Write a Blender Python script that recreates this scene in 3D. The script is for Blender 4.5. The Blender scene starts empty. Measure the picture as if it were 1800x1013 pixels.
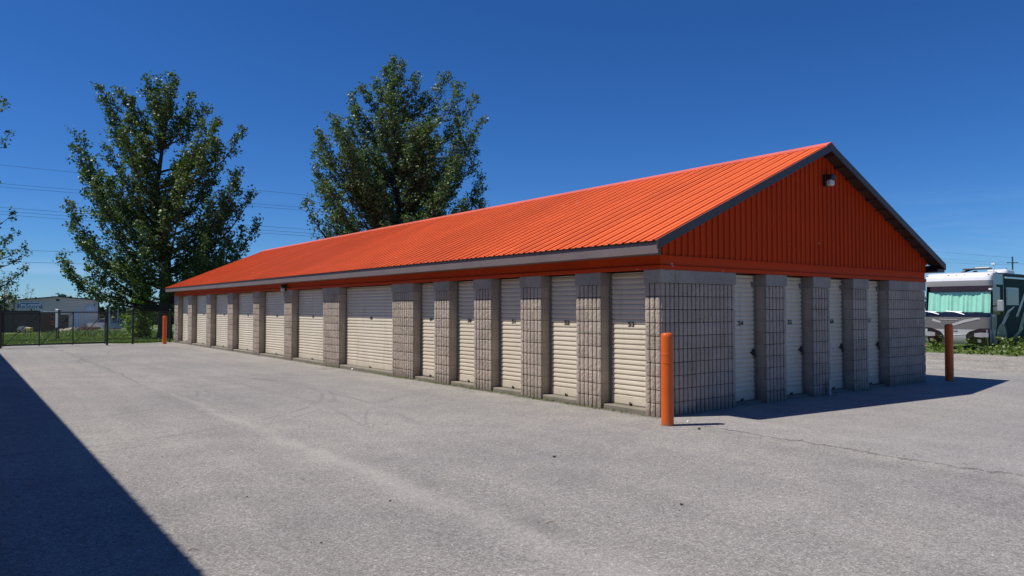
import bpy, math, random
from math import sin, cos, pi, radians, sqrt
from mathutils import Vector, Matrix
random.seed(7)
S = bpy.context.scene
COL = S.collection

# ---------------------------------------------------------------- camera
CAM = Vector((-8.42, -7.351, 1.642)); YAW = 37.33; PITCH = 1.616; F = 1275.5
cd = bpy.data.cameras.new('camera'); cam = bpy.data.objects.new('camera', cd); COL.objects.link(cam)
cam.location = CAM; cam.rotation_euler = (radians(90 + PITCH), 0, -radians(YAW))
cd.sensor_width = 36; cd.lens = F / 1800 * 36; cd.clip_start = .05; cd.clip_end = 6000
S.camera = cam
RT = Vector((cos(radians(YAW)), -sin(radians(YAW)), 0)); FW = Vector((sin(radians(YAW)), cos(radians(YAW)), 0))
def at(px, D, z=0.):                      # a point D metres ahead of the camera
    v = CAM + FW * D + RT * ((px - 900) / F * D); return Vector((v.x, v.y, z))
def zat(py, D): return CAM.z + (542.5 - py) * D / F

# ---------------------------------------------------------------- world and sun
SUN = Vector((-.54, .28, 1.)).normalized()
W = bpy.data.worlds.new('World'); S.world = W; W.use_nodes = True
wn = W.node_tree; sky = wn.nodes.new('ShaderNodeTexSky'); sky.sky_type = 'NISHITA'; sky.sun_disc = False
sky.sun_elevation = math.asin(SUN.z); sky.sun_rotation = math.atan2(SUN.x, SUN.y)
sky.altitude = 1500; sky.air_density = 1.0; sky.dust_density = 0.0; sky.ozone_density = 5.5
hs = wn.nodes.new('ShaderNodeHueSaturation'); hs.inputs['Saturation'].default_value = 1.17; hs.inputs['Value'].default_value = 1
wt = wn.nodes.new('ShaderNodeMix'); wt.data_type = 'RGBA'; wt.blend_type = 'MULTIPLY'; wt.inputs[0].default_value = 1; wt.inputs[7].default_value = (.44, .67, .95, 1)
wn.links.new(sky.outputs[0], hs.inputs['Color']); wn.links.new(hs.outputs[0], wt.inputs[6]); 
# faint high cirrus low over the horizon, part of the sky itself
gt = wn.nodes.new('ShaderNodeTexCoord'); gm = wn.nodes.new('ShaderNodeMapping'); gm.inputs['Scale'].default_value = (1.6, 1.6, 14)
gn = wn.nodes.new('ShaderNodeTexNoise'); gn.inputs['Scale'].default_value = 2.2; gn.inputs['Detail'].default_value = 6; gn.inputs['Roughness'].default_value = .6; gn.inputs['Distortion'].default_value = .6
gr = wn.nodes.new('ShaderNodeMapRange'); gr.interpolation_type = 'SMOOTHSTEP'; gr.inputs[1].default_value = .50; gr.inputs[2].default_value = .72
gs = wn.nodes.new('ShaderNodeSeparateXYZ'); g1 = wn.nodes.new('ShaderNodeMapRange'); g1.interpolation_type = 'SMOOTHSTEP'; g1.inputs[1].default_value = .16; g1.inputs[2].default_value = .05
g2 = wn.nodes.new('ShaderNodeMath'); g2.operation = 'MULTIPLY'; g3 = wn.nodes.new('ShaderNodeMath'); g3.operation = 'MULTIPLY'; g3.inputs[1].default_value = .22
wc = wn.nodes.new('ShaderNodeMix'); wc.data_type = 'RGBA'; wc.inputs[7].default_value = (4.6, 6.4, 8.6, 1)
wn.links.new(gt.outputs['Generated'], gm.inputs[0]); wn.links.new(gm.outputs[0], gn.inputs['Vector']); wn.links.new(gn.outputs['Fac'], gr.inputs[0])
wn.links.new(gt.outputs['Generated'], gs.inputs[0]); wn.links.new(gs.outputs[2], g1.inputs[0]); wn.links.new(gr.outputs[0], g2.inputs[0]); wn.links.new(g1.outputs[0], g2.inputs[1])
wn.links.new(g2.outputs[0], g3.inputs[0]); wn.links.new(g3.outputs[0], wc.inputs[0]); wn.links.new(wt.outputs[2], wc.inputs[6]); wn.links.new(wc.outputs[2], wn.nodes['Background'].inputs[0])
wn.nodes['Background'].inputs[1].default_value = .105
sl = bpy.data.lights.new('sun', 'SUN'); sl.energy = 4.8; sl.angle = radians(.53); sl.color = (1, .95, .87)
so = bpy.data.objects.new('sun', sl); COL.objects.link(so); so.rotation_euler = SUN.to_track_quat('Z', 'Y').to_euler(); so.location = (-20, 20, 40)
S.view_settings.view_transform = 'Standard'; S.view_settings.look = 'None'; S.view_settings.gamma = 1
S.view_settings.use_curve_mapping = False; S.view_settings.exposure = 0.0
S.cycles.max_bounces = 6; S.cycles.transparent_max_bounces = 16

# ---------------------------------------------------------------- materials
class NT:
    def __init__(s, name):
        s.m = bpy.data.materials.new(name); s.m.use_nodes = True; s.t = s.m.node_tree
        s.b = s.t.nodes['Principled BSDF']; s.o = s.t.nodes['Material Output']
        s.tc = None
    def n(s, k, **kw):
        x = s.t.nodes.new('ShaderNode' + k)
        for a, v in kw.items(): setattr(x, a, v)
        return x
    def l(s, a, b): s.t.links.new(a, b)
    def co(s):
        if not s.tc: s.tc = s.n('TexCoord')
        return s.tc.outputs['Object']
    def mapped(s, sc, rot=(0, 0, 0)):
        m = s.n('Mapping'); m.inputs['Scale'].default_value = sc; m.inputs['Rotation'].default_value = rot
        s.l(s.co(), m.inputs[0]); return m.outputs[0]
    def noise(s, scale, detail=3, vec=None, rough=.55, out='Fac'):
        x = s.n('TexNoise'); x.inputs['Scale'].default_value = scale; x.inputs['Detail'].default_value = detail
        x.inputs['Roughness'].default_value = rough
        s.l(vec or s.co(), x.inputs['Vector']); return x.outputs[out]
    def ramp(s, f, stops):
        r = s.n('ValToRGB'); e = r.color_ramp.elements
        while len(e) < len(stops): e.new(.5)
        for i, (p, c) in enumerate(stops):
            e[i].position = p; e[i].color = (*c, 1) if len(c) == 3 else c
        s.l(f, r.inputs[0]); return r.outputs[0]
    def mix(s, a, b, f, mode='MIX'):
        x = s.n('Mix', data_type='RGBA', blend_type=mode)
        for v, i in ((f, 0), (a, 6), (b, 7)):
            if isinstance(v, (int, float)): x.inputs[i].default_value = v
            elif isinstance(v, tuple): x.inputs[i].default_value = (*v, 1)
            else: s.l(v, x.inputs[i])
        return x.outputs[2]
    def math(s, op, a, b=0., c=None, clamp=False):
        x = s.n('Math', operation=op); x.use_clamp = clamp
        for i, v in enumerate((a, b, c)):
            if v is None: continue
            if isinstance(v, (int, float)): x.inputs[i].default_value = v
            else: s.l(v, x.inputs[i])
        return x.outputs[0]
    def smooth(s, v, a, b, lo=0., hi=1.):
        x = s.n('MapRange', interpolation_type='SMOOTHSTEP'); s.l(v, x.inputs[0])
        for i, q in enumerate((a, b, lo, hi)): x.inputs[1 + i].default_value = q
        return x.outputs[0]
    def xyz(s):
        x = s.n('SeparateXYZ'); s.l(s.co(), x.inputs[0]); return x.outputs
    def bump(s, h, strength=.3, dist=.01):
        x = s.n('Bump'); x.inputs['Strength'].default_value = strength; x.inputs['Distance'].default_value = dist
        s.l(h, x.inputs['Height']); s.l(x.outputs[0], s.b.inputs['Normal'])
    def col(s, c):
        if isinstance(c, tuple): s.b.inputs['Base Color'].default_value = (*c, 1)
        else: s.l(c, s.b.inputs['Base Color'])
    def rough(s, v):
        if isinstance(v, (int, float)): s.b.inputs['Roughness'].default_value = v
        else: s.l(v, s.b.inputs['Roughness'])
def dim(c, k): return tuple(v * k for v in c)
def paint(name, c, rough=.5, var=.12, scale=3., metallic=0., fine=60., bump=0., spec=.5, coat=0.):
    t = NT(name); a = t.noise(scale, 4); b = t.noise(fine, 2)
    f = t.math('ADD', t.math('MULTIPLY', a, .7), t.math('MULTIPLY', b, .3))
    t.col(t.ramp(f, [(.3, dim(c, 1 - var)), (.7, dim(c, 1 + var))])); t.rough(rough)
    t.b.inputs['Metallic'].default_value = metallic; t.b.inputs['Specular IOR Level'].default_value = spec
    t.b.inputs['Coat Weight'].default_value = coat
    if bump: t.bump(b, bump, .004)
    return t.m
M = {}
# orange sheet metal
def orange(name, c, rough):
    t = NT(name); n1 = t.noise(1.2, 5); n2 = t.noise(40, 2, vec=t.mapped((1, .25, 1)))
    f = t.math('ADD', t.math('MULTIPLY', n1, .6), t.math('MULTIPLY', n2, .4))
    base = t.ramp(f, [(.3, dim(c, .88)), (.7, dim(c, 1.08))])
    X, Y, Z = t.xyz(); wn1 = t.n('TexWhiteNoise', noise_dimensions='2D'); cb = t.n('CombineXYZ')
    t.l(t.math('FLOOR', t.math('DIVIDE', t.math('ADD', Y, .27), .9144)), cb.inputs[0]); t.l(t.math('FLOOR', t.math('DIVIDE', X, 4.45)), cb.inputs[1]); t.l(cb.outputs[0], wn1.inputs[0])
    base = t.mix(base, t.ramp(wn1.outputs[0], [(0, (.93, .92, .92)), (1, (1.05, 1.05, 1.06))]), 1., 'MULTIPLY')
    st = t.noise(1., 5, vec=t.mapped((.35, 9, .9)), rough=.65); base = t.mix(base, dim(c, .62), t.smooth(st, .56, .8, 0, .5))
    sp = t.noise(5.5, 2); spot = t.smooth(sp, .73, .76)
    base = t.mix(base, (.75, .5, .42), t.math('MULTIPLY', spot, .5)); t.col(base)
    t.rough(t.math('ADD', rough, t.math('MULTIPLY', n1, .15))); t.b.inputs['Specular IOR Level'].default_value = .15
    return t.m
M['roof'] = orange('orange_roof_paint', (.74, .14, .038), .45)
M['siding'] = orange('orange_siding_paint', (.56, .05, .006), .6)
M['cap_sheen'] = orange('ridge_cap_sky_sheen', (.76, .17, .10), .25)  # paler and pinker than the roof: sky reflection put into the colour
t = NT('bollard_plastic'); n_ = t.noise(7, 5, rough=.7); z_ = t.xyz()[2]; c_ = t.ramp(t.noise(3, 3), [(.3, (.62, .105, .011)), (.7, (.70, .125, .013))])
sc1 = t.math('MULTIPLY', t.smooth(n_, .60, .72), t.smooth(z_, .75, .05)); c_ = t.mix(c_, (.22, .09, .04), t.math('MULTIPLY', sc1, .7))
c_ = t.mix(c_, (.25, .15, .09), t.smooth(t.math('ADD', z_, t.math('MULTIPLY', n_, .1)), .12, .02)); t.col(c_); t.rough(.4); M['bollard'] = t.m
M['fascia'] = paint('taupe_fascia', (.16, .125, .12), .55, .12, 2)
M['dark_shaded_trim'] = paint('dark_shaded_brown_trim', (.055, .045, .046), .5, .1, 2)  # fascia taupe with shade put into the colour; also the dark drip edge
M['soffit'] = paint('brown_soffit', (.05, .03, .025), .7, .15, 2)
def block(name, c, bump, joints=False):
    t = NT(name); a = t.noise(2.2, 4); b = t.noise(38, 4, rough=.7); z = t.xyz()[2]
    f = t.math('ADD', t.math('MULTIPLY', a, .4), t.math('MULTIPLY', b, .6))
    base = t.ramp(f, [(.28, dim(c, .62)), (.5, c), (.74, dim(c, 1.35))])
    xx, yy, zz = t.xyz(); wv = t.n('TexWhiteNoise', noise_dimensions='2D'); cb = t.n('CombineXYZ')
    t.l(t.math('FLOOR', t.math('DIVIDE', t.math('ADD', t.math('ADD', xx, yy), .02), .4064)), cb.inputs[0]); t.l(t.math('FLOOR', t.math('DIVIDE', zz, .2032)), cb.inputs[1]); t.l(cb.outputs[0], wv.inputs[0])
    base = t.mix(base, t.ramp(wv.outputs[0], [(0, (.92, .91, .90)), (1, (1.07, 1.07, 1.07))]), 1., 'MULTIPLY')
    stn = t.noise(1.3, 5, vec=t.mapped((1.6, 1.6, .35))); base = t.mix(base, dim(c, .55), t.smooth(stn, .58, .76, 0, .35))
    dirt = t.smooth(t.math('ADD', z, t.math('MULTIPLY', t.noise(3, 3), .35)), .12, .5)
    base = t.mix(dim(c, .55), base, dirt)
    if joints:
        fr = t.math('FRACT', t.math('DIVIDE', z, .2032)); d = t.math('ABSOLUTE', t.math('SUBTRACT', fr, .5))
        base = t.mix(base, dim(c, .75), t.smooth(d, .46, .49))
    t.col(base); t.rough(.92); t.b.inputs['Specular IOR Level'].default_value = .2
    t.bump(b, bump, .012); return t.m
M['block'] = block('split_face_block', (.445, .375, .31), .9)
M['mortar'] = block('block_mortar', (.12, .10, .085), .5)
M['jamb'] = block('painted_block_jamb', (.43, .365, .285), .25, True)
M['capstone'] = block('smooth_capstone', (.335, .30, .26), .25)
M['sill'] = block('concrete_sill', (.34, .305, .245), .5)
t = NT('cream_door_paint'); z_ = t.xyz()[2]; a_ = t.noise(1.4, 4); st_ = t.noise(1., 5, vec=t.mapped((7, 7, .5)), rough=.6)
c_ = t.ramp(a_, [(.3, (.60, .53, .415)), (.7, (.68, .61, .485))]); c_ = t.mix(c_, (.40, .34, .25), t.smooth(st_, .55, .78, 0, .5))
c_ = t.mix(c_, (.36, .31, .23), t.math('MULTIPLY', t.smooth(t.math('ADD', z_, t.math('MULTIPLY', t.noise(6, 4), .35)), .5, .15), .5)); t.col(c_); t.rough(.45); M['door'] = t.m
M['door_edge'] = paint('door_track_metal', (.20, .18, .155), .45, .15, 5)
M['black'] = paint('black_metal', (.015, .015, .016), .4, .2)
M['ink'] = paint('black_number_paint', (.02, .018, .02), .6, .1)
M['steel'] = paint('grey_steel', (.32, .32, .34), .35, .15, metallic=.7)
M['galv'] = paint('galvanised_steel', (.42, .44, .46), .4, .12, metallic=.4)
M['lens'] = paint('lamp_lens', (.62, .6, .5), .25, .05)
M['bronze'] = paint('lamp_bronze', (.02, .016, .018), .4, .1)
M['white'] = paint('white_paint', (.78, .79, .82), .3, .04, coat=.3)
M['concrete_wall'] = paint('plain_grey_wall', (.3, .28, .25), .8, .1)

# asphalt, in world metres (the sheet's origin is the world's)
t = NT('worn_asphalt'); X, Y, Z = t.xyz()
vo = t.n('TexVoronoi'); vo.inputs['Scale'].default_value = 92; t.l(t.co(), vo.inputs['Vector'])
sepc = t.n('SeparateColor'); t.l(vo.outputs['Color'], sepc.inputs[0])
cell = sepc.outputs[0]
vo2 = t.n('TexVoronoi'); vo2.inputs['Scale'].default_value = 42; t.l(t.co(), vo2.inputs['Vector'])
sep2 = t.n('SeparateColor'); t.l(vo2.outputs['Color'], sep2.inputs[0])
big = t.noise(.22, 5); mid = t.noise(1.7, 5, rough=.65); strk = t.noise(1.0, 4, vec=t.mapped((2.2, .12, 1)))
col = t.ramp(cell, [(0, (.175, .163, .155)), (.35, (.272, .256, .241)), (.72, (.338, .32, .302)), (.93, (.415, .393, .37)), (1, (.60, .58, .55))])
col = t.mix(col, t.ramp(sep2.outputs[0], [(0, (.16, .155, .15)), (1, (.38, .365, .355))]), .28)
col = t.mix(col, t.ramp(big, [(.3, (.84, .84, .85)), (.7, (1.14, 1.12, 1.09))]), 1., 'MULTIPLY')
col = t.mix(col, t.ramp(mid, [(.25, (.88, .88, .89)), (.75, (1.1, 1.09, 1.07))]), 1., 'MULTIPLY')
col = t.mix(col, t.ramp(strk, [(.3, (.93, .93, .93)), (.7, (1.07, 1.07, 1.07))]), 1., 'MULTIPLY')
wob = t.math('MULTIPLY', t.math('SUBTRACT', t.noise(.35, 3), .5), .9)
wf = t.math('MULTIPLY', t.math('SUBTRACT', t.noise(3, 4), .5), .25)
xs = t.math('ADD', t.math('ADD', X, 5.15), t.math('ADD', t.math('MULTIPLY', wob, .5), wf))   # lane seam x = -5.15
xa = t.math('ABSOLUTE', xs)
wid = t.smooth(Y, 12, -4, .05, .26)
halo = t.math('SUBTRACT', 1, t.math('DIVIDE', xa, wid), clamp=True)
nearm = t.smooth(Y, 13, 6); farm = t.math('SUBTRACT', 1, nearm)
patch = t.smooth(t.noise(.9, 3), .35, .6)
col = t.mix(col, (.46, .43, .39), t.math('MULTIPLY', t.math('MULTIPLY', halo, nearm), t.math('ADD', .14, t.math('MULTIPLY', patch, .26))))
dk = t.smooth(t.math('ABSOLUTE', t.math('SUBTRACT', xs, .26)), .22, .0)
col = t.mix(col, (.15, .147, .145), t.math('MULTIPLY', t.math('MULTIPLY', dk, t.smooth(Y, 5, -1)), t.math('MULTIPLY', t.smooth(t.noise(.8, 4), .5, .62), .45)))
line = t.smooth(t.math('ABSOLUTE', t.math('ADD', xs, .05)), .045, .0)
col = t.mix(col, (.10, .098, .097), t.math('MULTIPLY', t.math('MULTIPLY', line, farm), .5))
# crack along x = -.12 running off from the near corner
cx = t.math('ADD', t.math('ADD', X, .12), t.math('MULTIPLY', t.math('SUBTRACT', t.noise(1.6, 8, rough=.8), .5), .7))
ca = t.math('ABSOLUTE', cx); cm = t.smooth(Y, -.3, -.8)
col = t.mix(col, (.07, .066, .062), t.math('MULTIPLY', t.math('MULTIPLY', t.smooth(ca, .05, .0), cm), t.math('MULTIPLY', t.smooth(t.noise(2.2, 3), .25, .5), .95)))
col = t.mix(col, (.42, .40, .37), t.math('MULTIPLY', t.math('MULTIPLY', t.smooth(t.math('ABSOLUTE', t.math('ADD', cx, .12)), .3, .0), cm), t.math('MULTIPLY', t.smooth(mid, .4, .6), .3)))
# newer, smoother paving on the far side of that crack
newer = t.math('MULTIPLY', t.smooth(cx, -.02, .02), t.smooth(Y, 0, -.05))
col = t.mix(col, (.325, .315, .31), t.math('MULTIPLY', newer, .22))
# grit washed up against the long wall
grit = t.math('MULTIPLY', t.smooth(X, -1.3, -.1), t.smooth(Y, -1.2, .2)); gritn = t.math('MULTIPLY', grit, t.smooth(mid, .38, .62))
col = t.mix(col, (.37, .34, .29), t.math('MULTIPLY', gritn, .5))
soil = t.smooth(t.math('ADD', X, t.math('MULTIPLY', mid, .14)), -.10, .06)
col = t.mix(col, (.11, .095, .07), t.math('MULTIPLY', t.math('MULTIPLY', t.math('MULTIPLY', soil, t.smooth(Y, -.1, .1)), t.smooth(X, .3, .1)), .75))
spt = t.noise(2.6, 4, rough=.6); col = t.mix(col, (.11, .105, .10), t.smooth(spt, .70, .78, 0, .45))
fine2 = t.noise(14, 4, rough=.7); col = t.mix(col, t.ramp(fine2, [(.3, (.88, .88, .88)), (.7, (1.10, 1.10, 1.09))]), 1., 'MULTIPLY')
# tyre scuffs: arcs of turning vehicles
for (ax, ay, rr, wd, k) in ((-7.71, 7.77, 5.2, .07, .42), (-7.9, 7.6, 5.5, .06, .34), (-8.28, 8.5, 3.72, .07, .36), (-8.4, 8.4, 4.0, .05, .26), (-2.79, 18.3, 2.7, .09, .35), (1.66, -.04, 5.88, .05, .34), (-25.8, 6.6, 23.2, .07, .36), (-25.8, 6.6, 22.4, .06, .3), (9, 21, 13.2, .08, .3)):
    dx = t.math('SUBTRACT', X, ax); dy = t.math('SUBTRACT', Y, ay)
    r_ = t.math('SQRT', t.math('ADD', t.math('MULTIPLY', dx, dx), t.math('MULTIPLY', dy, dy)))
    d_ = t.math('ABSOLUTE', t.math('SUBTRACT', t.math('ADD', r_, t.math('MULTIPLY', wob, .3)), rr))
    col = t.mix(col, (.12, .118, .118), t.math('MULTIPLY', t.math('MULTIPLY', t.smooth(d_, wd, .0), t.math('MULTIPLY', t.smooth(t.noise(.7, 3), .38, .6), t.smooth(Y, .2, 3.5))), k * 1.05))
t.col(col); t.rough(t.math('SUBTRACT', .95, t.math('MULTIPLY', cell, .25))); t.b.inputs['Specular IOR Level'].default_value = .25
hb = t.math('ADD', cell, t.math('MULTIPLY', t.noise(180, 2), .5)); t.bump(hb, .55, .004)
M['asphalt'] = t.m
t = NT('lawn'); a = t.noise(.35, 5); b = t.noise(9, 4, rough=.7); c_ = t.noise(45, 3)
f = t.math('ADD', t.math('MULTIPLY', a, .5), t.math('ADD', t.math('MULTIPLY', b, .3), t.math('MULTIPLY', c_, .2)))
t.col(t.ramp(f, [(.32, (.05, .09, .012)), (.5, (.095, .15, .018)), (.68, (.17, .20, .045))])); t.rough(.9); t.bump(c_, .7, .05)
M['lawn'] = t.m
t = NT('gravel'); vo = t.n('TexVoronoi'); vo.inputs['Scale'].default_value = 30; t.l(t.co(), vo.inputs['Vector'])
sc_ = t.n('SeparateColor'); t.l(vo.outputs['Color'], sc_.inputs[0]); a = t.noise(.9, 5)
col = t.ramp(sc_.outputs[0], [(0, (.19, .17, .145)), (.6, (.33, .30, .26)), (1, (.52, .49, .44))])
col = t.mix(col, t.ramp(a, [(.35, (.8, .78, .74)), (.65, (1.15, 1.13, 1.1))]), 1., 'MULTIPLY')
t.col(col); t.rough(.95); t.bump(sc_.outputs[0], .6, .02); M['gravel'] = t.m
M['road'] = paint('pale_road', (.36, .35, .34), .9, .12, .4)

def leafmat(name, c1, c2, c3, trans=.25, rough=.42, spec=.5):
    t = NT(name); g = t.n('NewGeometry'); r = g.outputs['Random Per Island']
    c = t.ramp(r, [(0, c1), (.5, c2), (1, c3)]); t.col(c); t.rough(rough)
    t.b.inputs['Specular IOR Level'].default_value = spec
    tr = t.n('BsdfTranslucent'); t.l(t.mix(c, (1.2, 1.5, .5), 1., 'MULTIPLY'), tr.inputs[0])
    ms = t.n('MixShader'); ms.inputs[0].default_value = trans
    t.l(t.b.outputs[0], ms.inputs[1]); t.l(tr.outputs[0], ms.inputs[2]); t.l(ms.outputs[0], t.o.inputs[0]); return t.m
M['poplar'] = leafmat('poplar_leaf', (.033, .062, .02), (.072, .122, .034), (.19, .25, .10), .28, .45, .45)
M['poplar2'] = leafmat('poplar_leaf_silver', (.042, .075, .03), (.09, .145, .052), (.21, .26, .13), .3, .45, .45)
M['bush'] = leafmat('bright_bush_leaf', (.09, .16, .025), (.16, .26, .04), (.26, .36, .08), .35)
M['wood_leaf'] = leafmat('dense_leaf', (.02, .04, .015), (.04, .075, .022), (.07, .11, .035))
M['thin_leaf'] = leafmat('thin_leaf', (.10, .11, .07), (.16, .17, .12), (.22, .22, .17))
M['weed'] = leafmat('weed_leaf', (.05, .09, .015), (.11, .17, .025), (.26, .30, .08))
M['grassblade'] = leafmat('grass_blade', (.07, .12, .012), (.12, .20, .02), (.21, .26, .05))
M['bark'] = paint('bark', (.06, .05, .04), .9, .35, 6, bump=.6)

# ---------------------------------------------------------------- mesh helpers
class MB:
    def __init__(s, org=(0, 0, 0)): s.v = []; s.f = []; s.mi = []; s.org = Vector(org); s.cur = 0
    def add(s, vs, fs):
        n = len(s.v); s.v += [tuple(v) for v in vs]; s.f += [tuple(i + n for i in f) for f in fs]; s.mi += [s.cur] * len(fs)
    def box(s, a, b, bev=0.):
        (x0, y0, z0), (x1, y1, z1) = a, b
        if x0 > x1: x0, x1 = x1, x0
        if y0 > y1: y0, y1 = y1, y0
        if z0 > z1: z0, z1 = z1, z0
        if not bev:
            s.add([(x0, y0, z0), (x1, y0, z0), (x1, y1, z0), (x0, y1, z0), (x0, y0, z1), (x1, y0, z1), (x1, y1, z1), (x0, y1, z1)],
                  [(0, 3, 2, 1), (4, 5, 6, 7), (0, 1, 5, 4), (1, 2, 6, 5), (2, 3, 7, 6), (3, 0, 4, 7)]); return
        B = min(bev, (x1 - x0) / 2.01, (y1 - y0) / 2.01, (z1 - z0) / 2.01)
        rings = []
        for z, k in ((z0, B), (z0 + B, 0), (z1 - B, 0), (z1, B)):
            rings.append([(x0 + k + B * .0, y0 + B + k * .0, z), (x0 + B, y0 + k, z), (x1 - B, y0 + k, z), (x1 - k, y0 + B, z), (x1 - k, y1 - B, z), (x1 - B, y1 - k, z), (x0 + B, y1 - k, z), (x0 + k, y1 - B, z)])
        s.loft(rings, True, True, True)
    def loft(s, rings, closed=True, cap0=False, cap1=False):
        n = len(rings[0]); vs = [p for r in rings for p in r]; fs = []
        for i in range(len(rings) - 1):
            for j in range(n if closed else n - 1):
                k = (j + 1) % n; fs.append((i * n + j, i * n + k, (i + 1) * n + k, (i + 1) * n + j))
        if cap0: fs.append(tuple(range(n - 1, -1, -1)))
        if cap1: fs.append(tuple((len(rings) - 1) * n + j for j in range(n)))
        s.add(vs, fs)
    def tube(s, pts, rad, n=6, cap=True):
        pts = [Vector(p) for p in pts]; rings = []
        if isinstance(rad, (int, float)): rad = [rad] * len(pts)
        ref = None
        for i, p in enumerate(pts):
            d = (pts[min(i + 1, len(pts) - 1)] - pts[max(i - 1, 0)]).normalized()
            if ref is None: ref = Vector((0, 0, 1)) if abs(d.z) < .9 else Vector((1, 0, 0))
            a = d.cross(ref)
            if a.length < 1e-4: a = d.orthogonal()
            a.normalize(); b = a.cross(d); ref = b if abs(d.dot(b)) < .5 else ref
            rings.append([p + (a * cos(2 * pi * k / n) + b * sin(2 * pi * k / n)) * rad[i] for k in range(n)])
        s.loft(rings, True, cap, cap)
    def lathe(s, c, prof, n=24):
        s.loft([[(c[0] + r * cos(2 * pi * k / n), c[1] + r * sin(2 * pi * k / n), c[2] + z) for k in range(n)] for r, z in prof], True, True, True)
    def prism(s, poly, d):                # polygon (3D points) pushed along d
        n = len(poly); d = Vector(d); a = [Vector(p) for p in poly]
        s.add(a + [p + d for p in a], [tuple(range(n)), tuple(range(2 * n - 1, n - 1, -1))] + [(i, i + n, (i + 1) % n + n, (i + 1) % n) for i in range(n)])
    def build(s, name, mat, parent=None, smooth=False, org=None):
        me = bpy.data.meshes.new(name); o_ = Vector(org) if org is not None else s.org
        me.from_pydata([(v[0] - o_.x, v[1] - o_.y, v[2] - o_.z) for v in s.v], [], s.f)
        for m_ in (mat if isinstance(mat, (list, tuple)) else [mat]): me.materials.append(M[m_] if isinstance(m_, str) else m_)
        if isinstance(mat, (list, tuple)): me.polygons.foreach_set('material_index', s.mi)
        if smooth: me.polygons.foreach_set('use_smooth', [True] * len(me.polygons))
        me.update(); o = bpy.data.objects.new(name, me); COL.objects.link(o)
        if parent: o.parent = parent
        else: o.location = o_
        return o
def fixn(o):
    import bmesh
    b = bmesh.new(); b.from_mesh(o.data); bmesh.ops.recalc_face_normals(b, faces=b.faces); b.to_mesh(o.data); b.free(); return o
def autosmooth(o, ang=35):
    import bmesh
    b = bmesh.new(); b.from_mesh(o.data); bmesh.ops.remove_doubles(b, verts=b.verts, dist=.0005)
    bmesh.ops.recalc_face_normals(b, faces=b.faces)
    for f in b.faces: f.smooth = True
    for e in b.edges:
        if len(e.link_faces) == 2 and e.calc_face_angle(0) > radians(ang): e.smooth = False
    b.to_mesh(o.data); b.free(); return o
def tag(o, label=None, cat=None, group=None, kind=None):
    if label: o['label'] = label
    if cat: o['category'] = cat
    if group: o['group'] = group
    if kind: o['kind'] = kind
    return o
def empty(name, loc, label, cat, group=None):
    o = bpy.data.objects.new(name, None); COL.objects.link(o); o.location = loc; o.empty_display_size = .3
    return tag(o, label, cat, group)
def dup(o, parent=None):
    c = o.copy(); COL.objects.link(c)
    if parent: c.parent = parent
    for ch in list(o.children): dup(ch, c)
    return c
def text(name, body, size, mat, parent, loc, rot, ext=.002, font_scale=(1, 1, 1), bold=0.):
    cu = bpy.data.curves.new(name, 'FONT'); cu.body = body; cu.size = size; cu.extrude = ext; cu.align_x = 'CENTER'; cu.align_y = 'CENTER'; cu.offset = bold
    tmp = bpy.data.objects.new(name + '_curve', cu); COL.objects.link(tmp)
    bpy.context.view_layer.update()
    me = bpy.data.meshes.new_from_object(tmp.evaluated_get(bpy.context.evaluated_depsgraph_get()))
    bpy.data.objects.remove(tmp); bpy.data.curves.remove(cu)
    me.materials.clear(); me.materials.append(M[mat]); o = bpy.data.objects.new(name, me); COL.objects.link(o)
    o.scale = font_scale; o.rotation_euler = rot; o.location = loc
    if parent: o.parent = parent
    return o

# ---------------------------------------------------------------- ground
def gz(x, y):                             # terrain height: level yard, dropping away past the far fence
    d = y - 31.5; return -.012 - (0 if d < 0 else min(.0175 * d, 2.6)) - (.05 if d > 0 else 0) * min(1, d)
b = MB()
xs_ = [-1500, -600, -250, -120, -80, -60, -45] + [-35 + 2.5 * i for i in range(33)] + [60, 90, 150, 300, 700, 1800]
ys_ = [-200, -60, -30, -14] + [-10 + 10 * i for i in range(4)] + [31.4, 32.5] + [34 + 3 * i for i in range(50)] + [200, 260, 400, 800, 2200]
nx = len(xs_); b.v = [(x, y, gz(x, y) - .01) for y in ys_ for x in xs_]
b.f = [(j * nx + i, j * nx + i + 1, (j + 1) * nx + i + 1, (j + 1) * nx + i) for j in range(len(ys_) - 1) for i in range(nx - 1)]; b.mi = [0] * len(b.f)
tag(b.build('lawn', 'lawn', smooth=True), kind='structure')
b = MB()                                  # yard asphalt
b.add([(-30, -40, 0), (12.6, -40, 0), (12.9, -8, 0), (13.4, -.5, 0), (12.4, 1.5, 0), (12.7, 12, 0), (12.6, 34, 0), (9.2, 31.6, 0), (-.4, 31.2, 0), (-1.2, 30.6, 0), (-2.2, 30.6, 0), (-3.0, 31.6, 0), (-30, 31.2, 0)], [tuple(range(13))])
tag(b.build('asphalt_yard', 'asphalt'), kind='structure')
b = MB(); b.add([(11.5, -40, -.004), (21.6, -40, -.004), (21.4, 0, -.004), (20.6, 4, -.004), (20.3, 9, -.004), (21, 60, -.3), (11.5, 60, -.3), (11.5, 31, -.004), (21, 31, -.004)], [(0, 1, 2, 3, 4, 8, 7)])
tag(b.build('gravel_strip', 'gravel'), kind='structure')
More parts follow.
